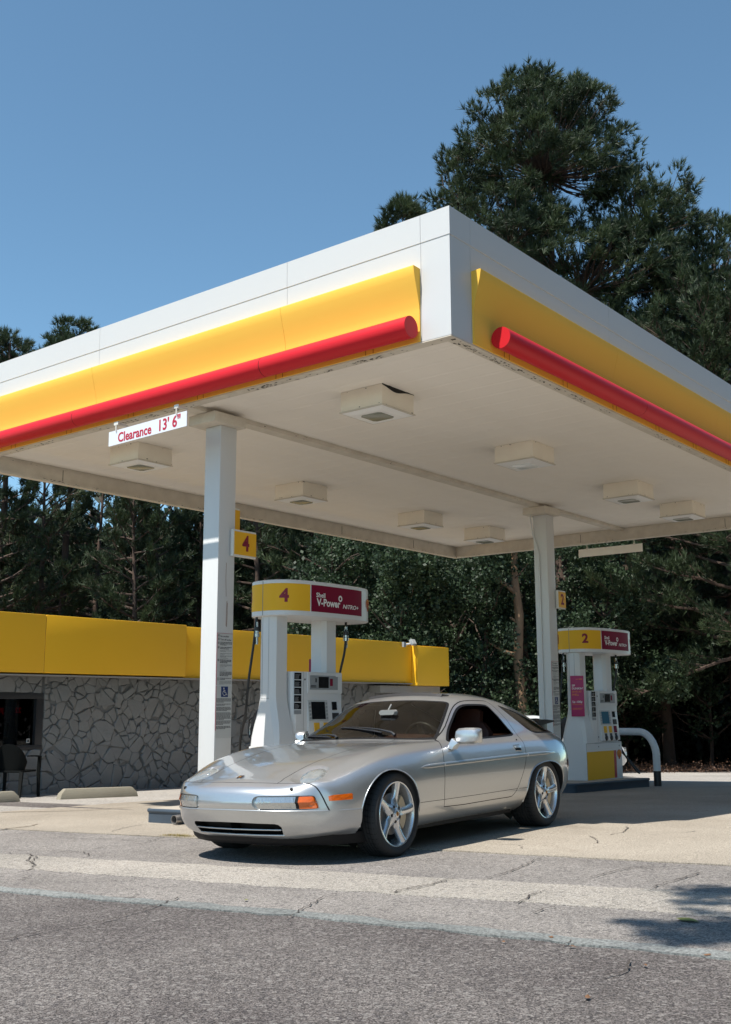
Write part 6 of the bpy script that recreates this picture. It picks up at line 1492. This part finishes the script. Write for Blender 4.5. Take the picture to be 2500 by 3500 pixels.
lobed_pine(at(37,2500), 20.5, [(0,0,17.6,2.6,2.4,2.4,170),(-1.4,0,14.2,2.4,2.3,2.6,150),(1.2,0,13.2,2.6,2.4,2.8,150),(0,0,9.5,3.0,2.6,2.4,140)], 'pine with a rounded crown at the right edge, beside the tallest pine', 5, .22)
pine('pine_tree', at(34,2560), 15.2, .22, 'dark pine at the right edge of the picture', seed=8, nlimb=90, reach=4.6, dens=4., ntuft=12, needles=18, ln=.24, wd=.026, profile=bigp)
lobed_pine(at(41,215), 17.9, [(-.1,0,16.1,1.2,1.2,1.15,50),(-1.2,0,15.1,.9,1,.8,26),(1.2,0,14.8,1.1,1,.7,30),(2.1,0,14.6,.5,.5,.3,9),(0,0,13.2,2.4,2,1.6,90)], 'spiky topped pine above the left end of the canopy', 15, .18)
lobed_pine(at(40,-20), 17.0, [(0,0,15.3,1.1,1.2,.9,44),(1.0,0,14.2,1.2,1.2,1.0,44),(-1,0,13,2,1.8,1.6,70)], 'bushy pine at the left edge of the picture', 17, .18)
# forest: one low detail pine and one broadleaf, copied
proto = pine('forest_pine', at(44,700), 13.0, .12, 'dark slender pine in the wood behind the station', 'pine tree', 'pines in the wood', seed=23, nlimb=54, reach=3.4, ntuft=8, needles=14, ln=.30, wd=.036, trunk_r=.16)
proto2 = pine('forest_pine', at(47,1100), 13.5, .25, 'dark slender pine in the wood behind the station', 'pine tree', 'pines in the wood', seed=31, nlimb=48, reach=3.6, ntuft=8, needles=14, ln=.30, wd=.036, trunk_r=.16)
rf = random.Random(5)
spots = [(t, px) for t in (40,45,51,58) for px in range(-260, 2900, 215)]
for i, (t, px) in enumerate(spots):
    tt_ = t+rf.uniform(-2,2); px = px+rf.uniform(-90,90)
    c = copy_tree(proto if rf.random() < .5 else proto2); s_ = rf.uniform(.78,1.0)
    if 1650 < px < 2200 and t < 44: continue
    if px > 2100: s_ *= 1.12
    c.location = at(tt_, px); c.rotation_euler = (0,0,rf.uniform(0,6.28)); c.scale = (s_*rf.uniform(.9,1.15),)*2+(s_,)
# broadleaf trees and vines in the sun
bl = [(33,1180,8.6,1.9,'vine covered sunlit tree rising behind pump 4'),(31,1420,6.4,2.0,'bushy broadleaf tree with glossy leaves behind the end of the shop'),(32,1640,7.6,2.2,'broadleaf tree behind the silver car roof'),(34,1800,8.4,2.1,'leafy tree between the broken trunk and the far post'),(33,2030,7.0,1.7,'leafy sapling behind pump 2')]
for i, (t, px, H, rd, lb_) in enumerate(bl): broadleaf('broadleaf_tree', at(t,px), H, lb_, seed=40+i, rad=rd, nc=420, leaves=38, size=.115)
protob = broadleaf('understorey_tree', at(42,500), 5.2, 'leafy understorey tree in the dark of the wood', 'tree', 'understorey trees in the wood', seed=60, rad=2.4, nc=280, leaves=30, size=.15, trunk_r=.07)
for i, (t, px) in enumerate([(t, px) for t in (37,43,50) for px in range(-200, 2850, 260) if not (px < 1000 and t < 50)]):
    c = copy_tree(protob); c.location = at(t+rf.uniform(-2,2), px+rf.uniform(-100,100)); c.rotation_euler = (0,0,rf.uniform(0,6.28)); s_ = rf.uniform(.7,1.25); c.scale = (s_,s_,s_*rf.uniform(.8,1.2))
# broken pale trunk among the leaves
rng = np.random.default_rng(77); bt = empty('broken_tree', at(31.5,1775), 0, 'pale broken pine trunk with bare orange limbs left of the far post', 'tree')
mb = MB(); mb.tube([(0,0,0),(.05,0,1.6),(-.05,.05,3.2),(.0,.0,4.6),(-.12,.06,5.7),(-.08,.05,6.6)], [.17,.15,.14,.13,.11,.09], 10); mb.build('trunk', M_barkl, bt, smooth=50)
for P_, r_ in (([(-.0,.0,3.35),(-.35,.32,3.5),(-.72,.62,3.75)],[.07,.06,.03]),([(-.05,.03,5.2),(-.38,.33,5.55),(-.8,.7,6.1)],[.08,.06,.03]),([(0,0,4.3),(-.2,.2,4.5)],[.05,.03])): MB().tube(P_, r_, 8).build('bare_limb', M_barkl, bt, smooth=50)
# undergrowth along the wood edge and the far-off mass of the wood
def thicket(name, pts, size, leaves, rad, m, label, seed):
    rng = np.random.default_rng(seed); T = [leaf_template(rng, leaves, size, rad) for _ in range(4)]
    r = scatter(name, np.array(pts), rng.normal(size=(len(pts),3)), rng.uniform(.6,1.3,len(pts)), T, 4, m, None, rng); tag(r, label, 'undergrowth', kind='stuff'); return r
rng = np.random.default_rng(91); P_ = []
for k in range(1500):
    px = rng.uniform(1150,1950); t = rng.uniform(30,36); x, y = ahead(t,px); P_.append((x,y,g(x,y)+abs(rng.normal(0,1.3))*(1 if px > 800 else .8)))
thicket('undergrowth', P_, .115, 30, .45, M_leaf, 'tangle of leafy bushes and vines along the edge of the wood', 3)
P_ = []
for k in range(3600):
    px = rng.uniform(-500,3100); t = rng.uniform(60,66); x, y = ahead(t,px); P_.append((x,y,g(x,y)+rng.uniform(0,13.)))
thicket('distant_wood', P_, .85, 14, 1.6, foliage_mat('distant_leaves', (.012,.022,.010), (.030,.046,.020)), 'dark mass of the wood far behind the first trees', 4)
P_ = []
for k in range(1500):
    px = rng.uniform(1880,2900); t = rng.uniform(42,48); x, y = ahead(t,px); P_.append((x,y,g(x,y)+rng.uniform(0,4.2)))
thicket('dark_undergrowth', P_, .40, 16, .8, foliage_mat('shade_leaves', (.008,.014,.008), (.020,.030,.014)), 'dark undergrowth between the pine trunks at the right', 7)  # added thicket, the deep shade of the wood is put into its leaf colour
P_ = []
for k in range(900):
    px = rng.uniform(1900,2800); t = rng.uniform(31.5,38); x, y = ahead(t,px); P_.append((x,y,g(x,y)+abs(rng.normal(0,.04))+.02))
thicket('leaf_litter', P_, .045, 14, .3, M_litter, 'brown fallen leaves along the edge of the lot', 5)
# a tree to the right of the viewer, whose bough throws the shadow at the lower right
def shade_tree():
    ox, oy = 1.6, -9.6
    r = empty('shade_tree', (ox,oy,g(ox,oy)), 0, 'tree beside the lot whose bough shades the asphalt at the lower right', 'tree'); rng = np.random.default_rng(13)
    mb = MB(); mb.tube([(0,0,0),(.1,.1,3),(-.3,.5,6.0),(-.3,.5,9)], [.28,.24,.2,.1], 12)
    mb.tube([(-.3,.5,5.6),(-2.2,2.7,6.3),(-4.4,5.2,6.9),(-6.0,7.2,7.0),(-6.9,8.1,7.0)], [.13,.10,.06,.03,.012], 8); mb.build('trunk', M_bark, r, smooth=50)
    pts = []; dirs = []
    for x, y, rr, n in ((-1.349,-2.507,.20,60),(-1.585,-2.53,.13,30),(-1.366,-2.657,.2,60),(-1.807,-2.551,.10,18),(-1.705,-2.728,.15,34),(-2.43,-2.61,.09,18),(-2.497,-2.741,.14,30),(-2.678,-2.785,.11,24),(-2.769,-2.953,.13,34),(-2.305,-2.943,.16,44),(-2.612,-3.003,.18,56),(-2.45,-3.15,.22,60),(-2.053,-2.75,.12,22),(-2.466,-2.52,.06,8),(-2.1,-3.1,.25,70),(-2.35,-2.85,.12,26),(-1.3,-3.0,.4,120),(-1.9,-3.5,.5,150)):
        for k in range(n):
            v = rng.normal(size=3); v = v/np.linalg.norm(v)*rr*rng.random()**.5*1.15
            pts.append((x-.535*7-ox+v[0], y+.10*7-oy+v[1], 7+v[2]*.5)); dirs.append(rng.normal(size=3)+np.array([0,0,.3]))
    for k in range(700):
        q = rng.normal(0,1.5,3); pts.append((q[0]-.4, q[1]-.2, 8.5+q[2]*.8)); dirs.append(rng.normal(size=3))
    T = [tuft_template(rng, 14, .16, .010) for _ in range(3)]
    scatter('crown', np.array(pts), np.array(dirs), rng.uniform(.7,1.2,len(pts)), T, 3, M_needle, r, rng)
shade_tree()

# woods on the far side of the road, right of the viewer: they darken the shaded faces and show in the paint
rt_ = random.Random(9)
for i in range(22):
    c = copy_tree(proto if i % 2 else proto2); x = -6+i*2.4+rt_.uniform(-1,1); y = -17+rt_.uniform(-3,3)
    c.location = (x,y,g(x,y)); c.rotation_euler = (0,0,rt_.uniform(0,6.28)); s_ = rt_.uniform(1.05,1.35); c.scale = (s_*1.15,s_*1.15,s_)
    tag(c, 'pine in the row across the road, right of the viewer', 'pine tree', 'pines across the road')
rng = np.random.default_rng(92); P_ = []
for k in range(2300):
    x = rng.uniform(-6,52)+(0 if k % 3 else 40); P_.append((x, -23+rng.uniform(-2,2), -.3+rng.uniform(0,12)))
thicket('roadside_wood', P_, .85, 14, 1.6, foliage_mat('roadside_leaves', (.012,.024,.010), (.034,.052,.022)), 'dark mass of trees across the road, right of the viewer', 6)
# ------------------------------------------------------------------ the white hatchback parked behind the far post
M_wcar = mat('white_car_paint', (.62,.63,.63), .25, coat=1.)
def parked_car():
    x, y = ahead(26.5, 1800); r = empty('parked_car', (x,y,g(x,y)), math.atan2(RT[1],RT[0])+.12, 'white car with a dark glasshouse mostly hidden behind the silver coupe and far post', 'car')
    prof = [(-2.15,.35,.60,.80),(-2.10,.30,.74,.90),(-1.6,.26,.80,1.0),(-.9,.25,.85,1.03),(.3,.25,.86,1.0),(1.0,.25,.84,.98),(1.7,.27,.80,.88),(2.1,.30,.70,.76),(2.22,.38,.56,.62)]
    rings = [[(x_,-hw*.9,z0),(x_,-hw,z0+.15),(x_,-hw,(z0+z1)/2+.1),(x_,-hw*.93,z1-.06),(x_,-hw*.75,z1),(x_,hw*.75,z1),(x_,hw*.93,z1-.06),(x_,hw,(z0+z1)/2+.1),(x_,hw,z0+.15),(x_,hw*.9,z0)] for x_, z0, hw, z1 in prof]
    body = MB().loft(rings).build('body', M_wcar, r, smooth=45)
    gh = [(-1.95,.70,.98,.99),(-1.55,.62,1.0,1.32),(-1.0,.60,1.0,1.43),(.0,.60,1.0,1.46),(.35,.61,.99,1.42),(1.25,.70,.93,.96)]
    rings = [[(x_,-hw-.08,z0-.05),(x_,-hw+.02,(z0+z1)/2),(x_,-hw+.06,z1-.035),(x_,hw-.06,z1-.035),(x_,hw-.02,(z0+z1)/2),(x_,hw+.08,z0-.05)] for x_, hw, z0, z1 in gh]
    MB().loft(rings).build('glasshouse', M_screen, r, smooth=30)
    rings = [[(x_,-hw+.02,z-.05),(x_,-hw+.05,z-.015),(x_,-hw*.5,z+.02),(x_,hw*.5,z+.02),(x_,hw-.05,z-.015),(x_,hw-.02,z-.05)] for x_, hw, z in ((-1.60,.60,1.32),(-1.0,.60,1.435),(0,.60,1.465),(.38,.60,1.425))]
    MB().loft(rings).build('roof', M_wcar, r, smooth=45)
    mb = MB()
    for x_ in (-.55,): mb.box((x_-.05,-.70,1.0), (x_+.05,-.625,1.40)); mb.box((x_-.05,.625,1.0), (x_+.05,.70,1.40))
    mb.build('door_pillar', M_wcar, r)
    for s in (-1,1):
        for x_ in (-1.35,1.38):
            w = MB().lathe([(.20,.0),(.30,.0),(.32,-.03),(.32,-.18),(.2,-.2)], 28, M=Matrix.Translation((x_,.88*s,.32)) @ (Matrix.Rotation(R(-90*s),4,'X'))).build('wheel', M_tyre, r, smooth=40)
            MB().lathe([(0,-.02),(.05,-.01),(.19,-.03),(.205,0),(.205,-.05)], 20, M=Matrix.Translation((x_,.88*s,.32)) @ (Matrix.Rotation(R(-90*s),4,'X'))).build('rim', M_rim, w, smooth=40)
        MB().box((2.02,.42*s-.16,.60), (2.20,.42*s+.16,.72)).build('headlight', M_lamp, r, bevel=.02); MB().box((-2.16,.60*s-.12,.70), (-2.08,.60*s+.12,.86)).build('tail_lamp', M_redlens, r, bevel=.02)
        MB().box((.95,(.98 if s > 0 else -1.10),.98), (1.07,(1.10 if s > 0 else -.98),1.10)).build('door_mirror', M_wcar, r, bevel=.02)
parked_car()
